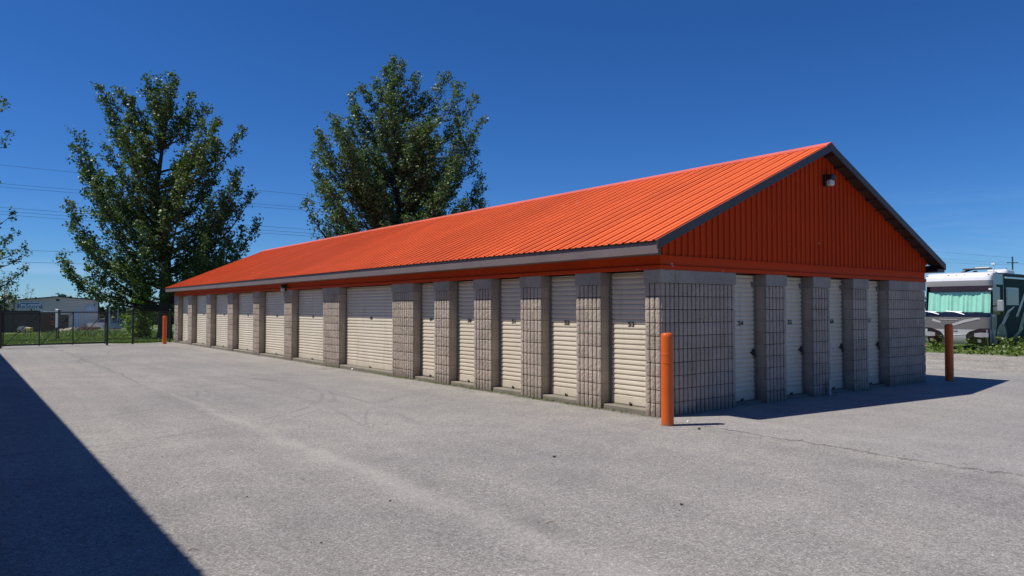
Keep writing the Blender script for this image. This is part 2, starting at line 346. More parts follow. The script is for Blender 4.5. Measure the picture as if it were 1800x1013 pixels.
# street beyond the lawn
A1 = at(96, 103); A2 = at(520, 122); B1 = at(96, 109); B2 = at(520, 130)
b = MB()
def lerp(a, c, k): return a + (c - a) * k
fs_ = []
for i in range(21):
    for p in (lerp(A1, A2, i / 20), lerp(B1, B2, i / 20)): b.v.append((p.x, p.y, gz(p.x, p.y) + .03))
b.f = [(2 * i, 2 * i + 2, 2 * i + 3, 2 * i + 1) for i in range(20)]; b.mi = [0] * 20
tag(b.build('street', 'road'), kind='structure')

# ---------------------------------------------------------------- storage building
Wd, Ln, OV, GA = 8.896, 31.03, .351, .27
EZ, RZ, FH = 2.635, 4.69, .185
SL = (RZ - EZ) / (Wd / 2 + OV)
BL = empty('storage_building', (0, 0, 0), 'long storage building with orange metal roof, block piers and rows of cream roller doors', 'building')
rc = random.Random(3)
COURSE = .2032
def cells_face(mb, u0, u1, axis, base=.0):
    """split-face fluted blocks filling u0..u1; axis 'x0' = wall facing -X, 'y0' = wall facing -Y"""
    n = max(1, round((u1 - u0) / .102)); w = (u1 - u0) / n
    for r in range(10):
        for i in range(n):
            gh = .0115 if axis == 'x0' else .0125; a = u0 + i * w + gh; c = u0 + (i + 1) * w - gh; z0 = r * COURSE + (.006 if r else -.03); z1 = (r + 1) * COURSE - .006
            nu, nz = 3, 6; g = []
            for k in range(nz + 1):
                for j in range(nu + 1):
                    u = a + (c - a) * j / nu; z = z0 + (z1 - z0) * k / nz
                    edge = (j in (0, nu)); ez = k in (0, nz)
                    d = -.004 + (0 if not edge else .010) + (0 if not ez else .004) + rc.uniform(-.0035, .0035)
                    d = base + d
                    g.append((d, u, z) if axis == 'x0' else (u, d, z))
            fs = []
            for k in range(nz):
                for j in range(nu):
                    q = k * (nu + 1) + j; fs.append((q, q + 1, q + nu + 2, q + nu + 1) if axis == 'y0' else (q + 1, q, q + nu + 1, q + nu + 2))
            m = len(g)
            per = [k * (nu + 1) for k in range(nz, -1, -1)] + list(range(1, nu + 1)) + [k * (nu + 1) + nu for k in range(1, nz + 1)] + [nz * (nu + 1) + j for j in range(nu - 1, 0, -1)]
            back = [(base + .04, g[p][1], g[p][2]) if axis == 'x0' else (g[p][0], base + .04, g[p][2]) for p in per]
            L = len(per)
            fs += [(per[k], per[(k + 1) % L], m + (k + 1) % L, m + k) for k in range(L)]
            mb.add(g + back, fs)
REC = .22
def pier_x(y0, y1):                       # pier on the long side
    core = MB(); core.box((.036, y0 + .0115, -.05), (REC + .12, y1 - .0115, 2.03))
    o = core.build('pier', 'jamb', BL)
    m = MB(); cells_face(m, y0, y1, 'x0'); f = m.build('block_face', 'block', o); fixn(f)
    m = MB(); m.box((.030, y0 + .0125, -.04), (.0355, y1 - .0125, 2.028)); m.build('mortar_bed', 'mortar', o)
    c = MB(); c.box((-.012, y0 - .004, 2.034), (REC + .115, y1 + .004, 2.236), .006); c.build('capstone', 'capstone', o)
def pier_y(x0, x1):
    core = MB(); core.box((x0 + .0115, .036, -.05), (x1 - .0115, REC + .12, 2.03))
    o = core.build('pier', 'jamb', BL)
    m = MB(); cells_face(m, x0, x1, 'y0'); f = m.build('block_face', 'block', o); fixn(f)
    m = MB(); m.box((x0 + .0125, .030, -.04), (x1 - .0125, .0355, 2.028)); m.build('mortar_bed', 'mortar', o)
    c = MB(); c.box((x0 - .004, -.012, 2.034), (x1 + .004, REC + .115, 2.236), .006); c.build('capstone', 'capstone', o)
PX = [(1.28, 1.89), (2.82, 3.44), (4.38, 4.99), (5.93, 6.56), (7.49, 8.53), (11.63, 12.76), (15.24, 15.93), (18.38, 19.06), (21.48, 22.16), (24.56, 25.24), (27.67, 28.36)]
for a, c in PX: pier_x(a, c)
pier_x(30.28, 30.98)
PY = [(2.74, 3.37), (4.25, 4.85), (5.71, 6.32)]
for a, c in PY: pier_y(a, c)
pier_y(7.19, Wd - .002)
# near corner: one L-shaped pier
core = MB(); core.box((.036, .036, -.05), (REC + .12, .309, 2.03)); core.box((REC + .121, .036, -.05), (1.859, REC + .12, 2.03))
o = core.build('pier', 'jamb', BL)
m = MB(); cells_face(m, .012, .32, 'x0'); cells_face(m, .02, 1.87, 'y0'); fixn(m.build('block_face', 'block', o))
m = MB(); m.box((.030, .030, -.04), (.0355, .308, 2.028)); m.box((.0357, .030, -.04), (1.858, .0355, 2.028)); m.build('mortar_bed', 'mortar', o)
c = MB(); c.box((-.012, -.012, 2.034), (.335, .324, 2.236), .006); c.box((.338, -.012, 2.034), (1.874, REC + .115, 2.236), .006); c.build('capstone', 'capstone', o)
# core walls behind the doors, far and back walls
b = MB(); b.box((REC + .13, .36, -.05), (REC + .2, Ln - .05, 2.4)); b.box((.36, REC + .13, -.05), (Wd - .1, REC + .2, 2.4))
b.box((Wd - .1, REC + .2, -.05), (Wd, Ln - .06, 2.4)); b.box((.02, Ln - .05, -.05), (Wd - .1, Ln, 2.4)); b.build('wall', 'jamb', BL)
# concrete sills between the piers
DX = []
edges = [(0, .32)] + PX + [(30.28, 30.98)]
for i in range(len(edges) - 1): DX.append((edges[i][1], edges[i + 1][0]))
eY = [(0, 1.87)] + PY + [(7.19, Wd)]
DY = [(eY[i][1], eY[i + 1][0]) for i in range(4)]
for a, c in DX: m = MB(); m.box((.03 + rc.uniform(-.01, .02), a - .0, -.05), (REC + .1, c, .074 + rc.uniform(-.008, .008)), .014); m.build('door_sill', 'sill', BL)
for a, c in DY: m = MB(); m.box((a, .10, -.05), (c, REC + .1, .045), .012); m.build('door_sill', 'sill', BL)
# doors
def door(a, c, axis, num):
    n = 25; z0, z1 = (.088, 2.22) if axis == 'x' else (.055, 2.22)
    bot = .145; pitch = .0822
    prof = [(.0, z0), (-.004, z0 + .01), (-.002, z0 + bot - .012)]
    z = z0 + bot
    while z < z1:
        prof += [(.013, z - .004), (.013, z + .008), (-.004, z + .022), (-.005, z + .040), (.0, z + pitch - .012)]; z += pitch
    prof = [(d, min(zz, z1)) for d, zz in prof]
    def P(d, u, zz): return (REC + d, u, zz) if axis == 'x' else (u, REC + d, zz)
    m = MB(); a1, c1 = a + .045, c - .045; w = c1 - a1
    for i in range(len(prof) - 1):
        (d0, za), (d1, zb) = prof[i], prof[i + 1]
        f = (0, 1, 2, 3) if axis == 'y' else (3, 2, 1, 0)
        m.add([P(d0, a1, za), P(d0, c1, za), P(d1, c1, zb), P(d1, a1, zb)], [f])
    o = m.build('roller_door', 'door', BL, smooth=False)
    g = MB()
    for u0, u1 in ((a + .002, a1 + .004), (c1 - .004, c - .002)):
        q = [P(-.012, u0, z0 - .01), P(.028, u1, z1)]; g.box(q[0], q[1])
    g.box(P(-.01, a1 + .005, z0 - .008), P(.02, c1 - .005, z0 + .006))
    g.build('guide_track', 'door_edge', o)
    for u in (a + .012, c - .03):
        pass
    mid = (a + c) / 2
    l = MB(); q = P(-.03, mid - .015, z0 + .0); r = P(.0, mid + .03, z0 + .03); l.box(q, r, .004)
    q = P(-.045, mid - .005, z0 + .012); r = P(-.028, mid + .018, z0 + .05); l.box(q, r, .004); l.build('bottom_latch', 'black', o)
    if axis == 'y':
        l = MB(); u = c1 - .075
        l.box(P(-.03, u, .83), P(-.004, u + .07, .93), .006); l.box(P(-.028, u - .05, .86), P(-.006, u - .001, .89), .004)
        l.box(P(-.05, u + .02, .78), P(-.03, u + .065, .845), .008); l.build('slide_latch', 'black', o)
        l = MB(); l.box(P(-.03, u + .0, 2.02), P(-.004, u + .05, 2.1), .005); l.build('hasp', 'door_edge', o)
    else:
        l = MB(); l.box(P(-.03, a1 + .02, .80), P(-.006, a1 + .045, .93), .004); l.build('slide_latch', 'steel', o)
    rot = (pi / 2, 0, -pi / 2) if axis == 'x' else (pi / 2, 0, 0)
    text('door_number', ' '.join(num) if False else num, .115, 'ink', o, P(-.008, mid, 1.385), rot, .002, (1.25, .92, 1), .003)
nums = ['53', '52', '51', '50', '49', '48', '47', '46', '45', '44', '43', '42']
for (a, c), nn in zip(DX, nums): door(a, c, 'x', nn)
for (a, c), nn in zip(DY, ['54', '55', '56', '57']): door(a, c, 'y', nn)
# orange bands above the block
m = MB(); m.box((.004, .0, 2.31), (.05, Ln, 2.452)); m.box((.051, .004, 2.30), (Wd - .004, .05, 2.452))
m.box((-.022, -.022, 2.2385), (.052, Ln + .01, 2.305), .006); m.box((.0525, -.022, 2.2385), (Wd + .02, .05, 2.305), .006)
m.box((-.004, -.014, 2.30), (.0038, -.002, 2.315)); m.build('trim_band', 'siding', BL)
# gable siding, ribbed; near end (ribs modelled)
def zroof(x): return RZ - SL * abs(x - Wd / 2)
def ribbed(u0, u1, pitch=.1524, h=.016, base=.0, tw=.026, bw=.05, alt=1.):
    out = []; u = u0; h0 = h; q = 0
    while u < u1 - 1e-6:
        h = h0 * (alt if q % 2 else 1.); q += 1
        for du, d in ((0, 0), (.030, 0), (.030 + (bw - tw) / 2, h), (.030 + (bw + tw) / 2, h), (.030 + bw, 0)):
            if u + du <= u1: out.append((u + du, base + d))
        u += pitch
    out.append((u1, base)); return out
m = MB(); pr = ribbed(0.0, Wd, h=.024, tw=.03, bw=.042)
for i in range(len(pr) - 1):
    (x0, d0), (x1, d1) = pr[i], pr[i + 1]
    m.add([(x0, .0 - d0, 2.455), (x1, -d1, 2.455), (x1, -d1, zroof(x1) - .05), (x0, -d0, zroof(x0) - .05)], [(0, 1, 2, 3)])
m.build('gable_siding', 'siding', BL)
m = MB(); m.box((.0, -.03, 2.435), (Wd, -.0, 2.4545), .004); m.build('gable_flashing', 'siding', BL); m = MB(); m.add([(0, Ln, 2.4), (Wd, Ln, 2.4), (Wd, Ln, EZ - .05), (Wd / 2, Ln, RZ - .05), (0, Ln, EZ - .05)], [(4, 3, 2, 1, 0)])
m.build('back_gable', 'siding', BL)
# roof sheets
for side in (0, 1):
    m = MB(); pr = ribbed(-GA, Ln + GA, h=.019, tw=.040, bw=.050, alt=.55)
    nrm = Vector((-SL, 0, 1)).normalized() if side == 0 else Vector((SL, 0, 1)).normalized()
    ex, rx = (-OV - .03, Wd / 2) if side == 0 else (Wd + OV + .03, Wd / 2)
    for i in range(len(pr) - 1):
        (y0, d0), (y1, d1) = pr[i], pr[i + 1]
        E0 = Vector((ex, y0, zroof(ex))) + nrm * (d0 + .012); E1 = Vector((ex, y1, zroof(ex))) + nrm * (d1 + .012)
        R0 = Vector((rx, y0, RZ + d0 * 1.0 + .012)); R1 = Vector((rx, y1, RZ + d1 + .012))
        m.add([E0, E1, R1, R0], [(0, 1, 2, 3) if side == 1 else (3, 2, 1, 0)])
    o = m.build('roof_sheet', 'roof', BL)
    k = .035                               # soffit boards under the overhang
    for (ya, yb) in ((Ln + .001, Ln + GA - .002), (-GA + .002, -.001)):
        ei = ex + (.075 if side == 0 else -.075)
        m = MB(); m.add([(ei, ya, zroof(ei) - k), (ei, yb, zroof(ei) - k), (rx, yb, RZ - k), (rx, ya, RZ - k), (ei, ya, zroof(ei) - k - .02), (ei, yb, zroof(ei) - k - .02), (rx, yb, RZ - k - .02), (rx, ya, RZ - k - .02)],
              [(0, 1, 2, 3), (4, 7, 6, 5), (0, 4, 5, 1), (1, 5, 6, 2), (2, 6, 7, 3), (3, 7, 4, 0)])
        if ya > 0: m.build('soffit', 'soffit', BL)
    for i in range(12):                    # lookout battens
        x = ex + (rx - ex) * (i + .5) / 12; z = zroof(x) - .056
        m.box((x - .02, -GA + .03, z - .035), (x + .02, -.005, z + .01))
    m.build('soffit', 'soffit', BL)
m = MB()
for sgn in (-1, 1):
    x1 = Wd / 2 + sgn * .16
    m.add([(Wd / 2, -GA - .012, RZ + .052), (Wd / 2, Ln + GA, RZ + .052), (x1, Ln + GA, RZ + .045 - SL * .16), (x1, -GA - .012, RZ + .045 - SL * .16),
           (Wd / 2, -GA - .012, RZ + .03), (Wd / 2, Ln + GA, RZ + .03), (x1, Ln + GA, RZ + .02 - SL * .16), (x1, -GA - .012, RZ + .02 - SL * .16)],
          [(0, 1, 2, 3), (7, 6, 5, 4), (0, 3, 7, 4), (1, 5, 6, 2), (3, 2, 6, 7)])
fixn(m.build('ridge_cap', 'cap_sheen', BL))
m = MB()                                   # eave fascias with closed boxed soffit
m.box((-OV, -GA, EZ - FH), (-OV + .03, Ln + GA, EZ - .018)); m.box((-OV + .031, -.02, EZ - FH + .004), (.003, Ln + GA, EZ - FH + .02))
m.build('eave_fascia', 'fascia', BL)
m = MB(); m.box((Wd + OV - .03, -GA, EZ - FH), (Wd + OV, Ln + GA, EZ - .018)); m.box((Wd - .003, -GA + .02, EZ - FH + .004), (Wd + OV - .031, Ln + GA, EZ - FH + .02)); m.build('eave_fascia', 'dark_shaded_trim', BL)
m = MB(); m.box((-OV - .012, -GA - .004, EZ - .02), (-OV + .02, Ln + GA, EZ + .001)); m.build('drip_edge', 'dark_shaded_trim', BL)
for y in (-GA - .02, Ln + GA):              # rake boards
    for side in (-1, 1):
        ex = Wd / 2 + side * (Wd / 2 + OV + .03); m = MB(); rx = Wd / 2
        a0 = (ex, y, zroof(ex) + .02); a1 = (rx, y, RZ + .02); k = .118
        m.prism([a0, a1, (rx, y, RZ - k), (ex, y, zroof(ex) - k)], (0, .02, 0))
        if y < 0 and side == -1: pass
        fixn(m.build('rake_board', 'dark_shaded_trim', BL))
m = MB(); m.box((-OV + .001, -GA - .002, EZ - FH - .004), (-OV + .05, -GA + .02, EZ - .03)); m.build('eave_end', 'dark_shaded_trim', BL)  # dark strip for the fascia's thickness and the shadow at its end
m = MB(); m.box((Wd, -GA, EZ - FH), (Wd + OV - .032, -GA + .018, EZ - .12)); m.build('eave_end', 'dark_shaded_trim', BL)
# wall lamps
def wall_lamp(c, axis):
    def P(d, u, z): return (c[0] - d, c[1] + u * .66, c[2] + z * .74) if axis == 'x' else (c[0] + u * .66, c[1] - d, c[2] + z * .74)
    m = MB(); m.box(P(.0, -.13, -.15), P(.06, .13, .15), .01); m.box(P(.061, -.125, .015), P(.19, .125, .145), .02); o = m.build('wall_lamp', 'bronze', BL)
    g = MB(); g.box(P(.061, -.115, -.14), P(.16, .115, .012), .02); g.build('lens', 'lens', o)
wall_lamp((4.68, -.016, 4.07), 'y'); wall_lamp((.004, 15.75, 2.30), 'x')
m = MB(); m.tube([(4.66, -.07, -.02), (4.66, -.07, .30)], .028, 10); m.build('pipe_stub', 'galv', BL)

# neighbouring building, out of the frame to the left; casts the long shadow
NX = -9.64; NZ = 4.55
NB = empty('metal_building', (NX - 6, 6, 0), 'tall grey metal building beside the lane that casts the long dark shadow', 'building')
m = MB(NB.location); m.box((NX - 12, -22, -.05), (NX - .35, 26.6, NZ - .1)); m.build('wall', 'concrete_wall', NB)
m = MB(NB.location); pr = ribbed(-22.3, 26.9, .3, .03, 0, .03, .06)
for i in range(len(pr) - 1):
    (y0, d0), (y1, d1) = pr[i], pr[i + 1]
    m.add([(NX, y0, NZ + d0), (NX, y1, NZ + d1), (NX - 6.2, y1, NZ + 1.2 + d1), (NX - 6.2, y0, NZ + 1.2 + d0)], [(0, 1, 2, 3)])
    m.add([(NX - 12.4, y0, NZ + d0), (NX - 12.4, y1, NZ + d1), (NX - 6.2, y1, NZ + 1.2 + d1), (NX - 6.2, y0, NZ + 1.2 + d0)], [(3, 2, 1, 0)])
m.build('roof', 'roof', NB)
m = MB(NB.location); m.box((NX - .04, -22.3, NZ - .2), (NX - .01, 26.9, NZ - .003)); m.box((NX - .34, -22.3, NZ - .19), (NX - .041, 26.9, NZ - .17)); m.build('eave_fascia', 'fascia', NB)

# ---------------------------------------------------------------- bollards
def bollard(loc, h, label):
    o = empty('bollard', loc, label, 'bollard', 'orange bollards at the building corners'); r = .088
    m = MB(loc); m.lathe((loc[0], loc[1], loc[2] - .03), [(r, 0), (r, h - .28), (r + .002, h - .279), (r + .002, h - .262), (r, h - .26), (r, h - .03), (r * .98, h + .0), (r * .86, h + .018), (r * .55, h + .028), (r * .1, h + .03)], 32)
    autosmooth(m.build('cover', 'bollard', o), 30)
    m = MB(loc); m.lathe((loc[0], loc[1], loc[2] - .03), [(r + .001, h * .695), (r + .0035, h * .696), (r + .0035, h * .704), (r + .001, h * .705)], 32); m.build('seam_ring', 'bollard', o)
    m = MB(loc); m.lathe((loc[0], loc[1], loc[2] - .03), [(r + .02, 0), (r + .018, .034), (r + .002, .036)], 24); m.build('footing', 'sill', o)
    return o
P1 = (-.47, -.53, 0)
bollard(P1, 1.30, 'tall orange bollard standing at the nearest building corner')
bollard((9.46, -.25, 0), 1.29, 'orange bollard at the right end of the gable wall, in front of the motorhome')
bollard((-.82, 29.09, 0), 1.30, 'small distant orange bollard at the far end of the long wall by the fence')

# ---------------------------------------------------------------- fence and gate
FA = Vector((-7.0, 29.04, 0)); FB = Vector((-3.1, 29.52, 0)); FC = Vector((-1.99, 29.98, 0)); FD = Vector((-.25, 30.75, 0))
def chain(m, a, c, z0, z1, s=.058):
    a = Vector(a); c = Vector(c); L = (c - a).length; d = (c - a) / L; n = Vector((-d.y, d.x, 0)); H = z1 - z0; r = .0009
    k = -H
    while k < L:
        for sg in (0, 1):
            s0, s1 = k, k + H; t0, t1 = max(0, s0), min(L, s1)
            if t1 - t0 < .02: continue
            za = z0 + (t0 - s0); zb = z0 + (t1 - s0)
            if sg: za, zb = z0 + z1 - za, z0 + z1 - zb
            m.tube([a + d * t0 + n * (.002 if sg else -.002) + Vector((0, 0, za)), a + d * t1 + n * (.002 if sg else -.002) + Vector((0, 0, zb))], r, 3, False)
        k += s
GT = empty('sliding_gate', FA, 'dark chain link sliding gate with diagonal braces across the driveway', 'gate')
G1, G2 = FA + Vector((.06, 0, 0)), FB + Vector((-.08, .02, 0))
m = MB(FA); m.tube([G1 + Vector((0, 0, 1.48)), G2 + Vector((0, 0, 1.48))], .024, 8); m.tube([G1 + Vector((0, 0, .12)), G2 + Vector((0, 0, .12))], .03, 8)
for k in (0, .335, .665, 1): q = lerp(G1, G2, k); m.tube([q + Vector((0, 0, .06)), q + Vector((0, 0, 1.48))], .022, 8)
m.build('gate_frame', 'black', GT)
for k0, k1 in ((0, .335), (.335, .665), (.665, 1)):
    m = MB(FA); m.tube([lerp(G1, G2, k0) + Vector((0, 0, .08)), lerp(G1, G2, k1) + Vector((0, 0, 1.46))], .014, 6); m.build('brace', 'black', GT)
m = MB(FA); chain(m, G1, G2, .13, 1.47); m.build('chain_mesh', 'black', GT)
FN = empty('chain_link_fence', FB, 'short dark chain link fence between the gate and the far building corner', 'fence')
for q, h, r in ((FA + Vector((-.05, 0, 0)), 1.75, .075), (FB, 1.72, .045), (FC, 1.62, .05), (FD, 1.55, .03)):
    m = MB(FB); m.tube([q + Vector((0, 0, -.05)), q + Vector((0, 0, h))], r, 10); m.lathe((q.x, q.y, h), [(r * 1.2, 0), (r * 1.1, .03), (r * .3, .06)], 10); m.build('post', 'black', FN)
m = MB(FB); m.tube([FB + Vector((0, 0, 1.48)), FC + Vector((0, 0, 1.5)), FD + Vector((0, 0, 1.5))], .02, 6); m.tube([FB + Vector((0, 0, .1)), FC + Vector((0, 0, .1)), FD + Vector((0, 0, .08))], .012, 6); m.build('rail', 'black', FN)
m = MB(FB); chain(m, FB, FC, .08, 1.48); chain(m, FC, FD, .08, 1.5); m.build('chain_mesh', 'black', FN)
m = MB(FB); q = FB + Vector((-.06, -.06, 0)); m.box((q.x - .06, q.y - .05, 1.0), (q.x + .08, q.y + .0, 1.22), .008); m.build('latch_box', 'black', FN)

# ---------------------------------------------------------------- trees
def leaf_cloud(m, c, rad, n, size, rng, up=0.):
    """n small tilted leaf faces scattered round a twig end"""
    for _ in range(n):
        while True:
            p = Vector((rng.uniform(-1, 1), rng.uniform(-1, 1), rng.uniform(-1, 1)))
            if p.length < 1: break
        p = Vector(c) + Vector((p.x * rad, p.y * rad, p.z * rad * (1 + up)))
        s = size * rng.uniform(.6, 1.3); a = Vector((rng.gauss(0, 1), rng.gauss(0, 1), rng.gauss(0, .7))).normalized()
        b_ = a.cross(Vector((rng.gauss(0, 1), rng.gauss(0, 1), rng.gauss(0, 1)))).normalized()
        k = len(m.v); m.v += [tuple(p - a * s * .55), tuple(p + b_ * s * .45 - a * s * .1), tuple(p + a * s * .6), tuple(p - b_ * s * .45 - a * s * .1)]
        m.f.append((k, k + 1, k + 2, k + 3)); m.mi.append(0)
def bez(a, b_, c, t): return a * (1 - t) ** 2 + b_ * 2 * t * (1 - t) + c * t * t
def tree(name, label, base, trunk, tips, mat, seed, leaf=.13, subs=12, per=22, trad=.28, sublen=.9, group='tall leafy trees behind the yard', upb=.45, start=.3, climb=.55, clr=.34):
    """trunk: [(u, v, z)] in local right/forward/up metres; tips: [(u, v, z)]"""
    rng = random.Random(seed); base = Vector(base); T = empty(name, base, label, 'tree', group)
    loc = lambda p: base + RT * p[0] + FW * p[1] + Vector((0, 0, p[2]))
    tp = [loc(p) for p in trunk]; H = trunk[-1][2]; wood = MB(base); lv = MB(base)
    sm = []
    for i in range(len(tp) - 1):
        for k in range(3): sm.append(lerp(tp[i], tp[i + 1], k / 3))
    sm.append(tp[-1]); rad = [trad * (1.25 if i == 0 else 1) * (1 - .93 * i / (len(sm) - 1)) for i in range(len(sm))]
    wood.tube(sm, rad, 10)
    def on_trunk(z):
        z += base.z
        for i in range(len(tp) - 1):
            if tp[i].z <= z <= tp[i + 1].z: return lerp(tp[i], tp[i + 1], (z - tp[i].z) / (tp[i + 1].z - tp[i].z))
        return tp[-1] if z > tp[-1].z else tp[0]
    def subbranches(f, L0, n, rr0):
        for k in range(n):
            t_ = start + (1 - start) * (k + rng.random()) / n; p = f(t_); q = f(min(1, t_ + .04)); d = (q - p).normalized() if (q - p).length > 1e-5 else Vector((0, 0, 1))
            side = Vector((rng.gauss(0, 1), rng.gauss(0, 1), rng.gauss(0, .8))); side = (side - d * side.dot(d)).normalized()
            dr = (d * rng.uniform(.5, 1.0) + side * rng.uniform(.5, 1.1) + Vector((0, 0, upb * rng.random()))).normalized()
            L = L0 * rng.uniform(.5, 1.15) * (1.1 - .65 * t_); e = p + dr * L
            wood.tube([p, lerp(p, e, .5) + Vector((0, 0, -.03)), e], [.016, .01, .004], 3, False)
            nb = max(2, int(per / 7))
            for j in range(nb):
                u = .3 + .75 * (j + rng.random()) / nb; c = p + dr * L * u + Vector((rng.gauss(0, .10), rng.gauss(0, .10), rng.gauss(0, .10)))
                leaf_cloud(lv, c, clr * rng.uniform(.45, 1.), 7, leaf, rng)
    for tip in tips:
        cl = climb * (.45 if tip[2] < H * .48 else 1.)
        e = loc(tip[:3]); hd = sqrt(tip[0] ** 2 + tip[1] ** 2); w = tip[3] if len(tip) > 3 else 1.
        za = max(trunk[0][2] + H * .14, tip[2] - hd * cl - (.6 if hd > 1.5 else 2.2)); za = min(za, H * .93); a = on_trunk(za)
        cpt = lerp(a, e, .5) + Vector((0, 0, -.15 * (e - a).length)) + (RT * (e - a).dot(RT) + FW * (e - a).dot(FW)) * .24
        f = lambda t_, a=a, cpt=cpt, e=e: bez(a, cpt, e, t_)
        L = (e - a).length; r0 = min(trad * .32, .011 * L + .015)
        wood.tube([f(i / 8) for i in range(9)], [r0 * (1 - .9 * i / 8) for i in range(9)], 5, False)
        subbranches(f, sublen * (.6 + .1 * L) * w, int(subs * (.45 + L * .16) * w), r0)
        leaf_cloud(lv, e, .28, 14, leaf, rng)
    wood.build('trunk', 'bark', T, smooth=True); lv.build('crown', mat, T)
    return T
D1 = 43.; b1 = at(290, D1, gz(0, 38)); KZ = D1 / F
def L1(px, py, v=0., w=1.): return ((px - 290) * KZ, v, zat(py, D1 + v) - b1.z, w)
rt = random.Random(11)
out1 = [(175, 150), (205, 155), (160, 178), (222, 172), (250, 134), (268, 139), (310, 132), (296, 150), (330, 165), (347, 192), (390, 217), (385, 262), (423, 312), (434, 338), (443, 390), (418, 432), (114, 237), (125, 290), (117, 381), (103, 455), (130, 478), (178, 470), (215, 462), (137, 356), (165, 341), (150, 420), (240, 205), (215, 235), (405, 360), (370, 250), (128, 262), (396, 420), (150, 300)]
tips = [L1(x, y, rt.uniform(-1.2, 1.2)) for x, y in out1]
for _ in range(40):
    px = rt.uniform(190, 395); py = rt.uniform(210, 460)
    if px < 255 and py < 270: continue
    tips.append(L1(px, py, rt.choice((-1, 1)) * rt.uniform(1.5, 4.2), .9))
for x, y, v in ((272, 190, 1), (284, 165, -1), (262, 225, 1.5), (278, 250, -1.5), (240, 330, 0), (300, 190, 2), (275, 240, -2), (320, 260, 2), (350, 300, -2), (250, 300, -2.5), (230, 360, 2.5), (360, 380, 3), (200, 430, -3), (330, 470, -3), (318, 512, 2), (360, 455, 2), (255, 470, -3), (200, 260, -1), (180, 215, 1)): tips.append(L1(x, y, v))
tree('poplar_tree', 'big spreading poplar with a split open crown, its dark trunk behind the far bollard', b1,
     [(0, 0, -.3), (.05, 0, 2), (.0, .1, 4.2), (-.15, .1, 6.5), (-.6, 0, 9), (-.4, .2, 11.2), (.1, 0, 14.)], tips, 'poplar', 21, leaf=.13, subs=17, per=42, trad=.42, sublen=.95, start=.15, climb=.85, clr=.30)
D2 = 46.; b2 = at(700, D2, gz(10, 38)); KZ2 = D2 / F
def L2(px, py, v=0., w=1.): return ((px - 700) * KZ2, v, zat(py, D2 + v) - b2.z, w)
out2 = [(689, 101), (675, 117), (705, 111), (727, 132), (786, 130), (807, 150), (833, 168), (840, 212), (836, 268), (846, 312), (855, 356), (841, 336), (612, 168), (637, 154), (655, 140), (593, 206), (579, 218), (572, 237), (558, 262), (556, 318), (541, 354), (567, 408), (580, 392), (745, 165), (760, 190), (560, 290), (600, 235), (625, 190), (800, 200), (600, 380), (830, 240), (560, 340)]
tips = [L2(x, y, rt.uniform(-1.3, 1.3)) for x, y in out2]
for _ in range(112):
    px = rt.uniform(580, 820); py = rt.uniform(160, 470); k = abs(px - 700) / 130
    if py < 150 + 90 * k: continue
    if px > 740 and py < 200: continue
    tips.append(L2(px, py, rt.choice((-1, 1)) * rt.uniform(.8, 4.3)))
tree('poplar_tree', 'dense rounded poplar rising behind the middle of the orange roof', b2,
     [(0, 0, -.3), (.1, 0, 4), (0, 0, 8), (-.2, 0, 12), (-.35, 0, 16.6)], tips, 'poplar2', 33, leaf=.125, subs=19, per=44, trad=.36, sublen=1.05, start=.12, climb=.85, clr=.31)
D3 = 40.; b3 = at(-75, D3, gz(0, 42)); KZ3 = D3 / F
def L3(px, py, v=0., w=1.): return ((px + 75) * KZ3, v, zat(py, D3 + v) - b3.z, w)
tips = [L3(x - (14 if x > 0 else 30), y, v) for x, y, v in ((3, 170, 0), (19, 232, .3), (13, 318, -.3), (27, 371, .4), (57, 430, 0), (42, 446, .8), (66, 470, -.3), (28, 488, .5), (30, 408, .3), (8, 455, -1), (5, 420, 1), (-20, 480, .5), (-10, 180, 2), (-60, 110, 0), (-30, 200, 1), (-100, 130, 0), (-40, 300, 2), (-60, 250, -2), (-150, 220, 0), (-180, 320, 1), (-190, 420, 0), (-100, 400, 3), (-60, 440, -3), (-130, 300, 2), (-90, 200, -2), (-20, 380, -2), (-10, 440, 2))]
tree('poplar_tree', 'poplar mostly out of view whose branch ends poke in at the left edge', b3, [(0, 0, -.3), (0, 0, 5), (.1, 0, 9), (0, 0, 13)], tips, 'poplar', 45, leaf=.12, subs=6, per=26, trad=.34, sublen=.6, climb=.3, clr=.24)
# lower trees beyond
def small(name, label, px, D, top, wpx, mat, seed, n=26, leaf=.14, group='lower trees beyond the fence', bot=None, per=22, subs=9, trad=.12):
    b_ = at(px, D); b_.z = gz(b_.x, b_.y); H = zat(top, D) - b_.z; R = wpx / 2 * D / F; rg = random.Random(seed); tp = []
    lo = .18 if bot is None else bot
    for i in range(n):
        z = H * rg.uniform(lo, 1); k = 1 - abs((z / H - .5) / .55) ** 2.2; a = rg.uniform(0, 2 * pi); r = R * sqrt(max(.02, k)) * rg.uniform(.55, .95)
        tp.append((r * cos(a), r * sin(a), z))
    tp.append((0, 0, H))
    return tree(name, label, b_, [(0, 0, -.2), (0, 0, H * .5), (0, 0, H * .93)], tp, mat, seed, leaf, subs, per, trad, .5 + R * .12, group, climb=.35, clr=.3)
small('bushy_tree', 'bright green bushy young tree low beside the big poplar trunk', 248, 47, 497, 62, 'bush', 5, 26, .15, bot=.05)
small('round_tree', 'round dark tree showing between the poplar and the far end of the roof', 345, 52, 437, 112, 'wood_leaf', 6, 44, .16)
small('thin_tree', 'sparse grey green tree at the left edge beside the metal shop', 8, 92, 488, 62, 'thin_leaf', 8, 16, .13, per=12, subs=6, trad=.15)
small('thin_tree', 'tiny nearly bare tree poking up behind the metal shop roof', 49, 135, 502, 26, 'thin_leaf', 9, 8, .12, per=8, subs=4, trad=.1)
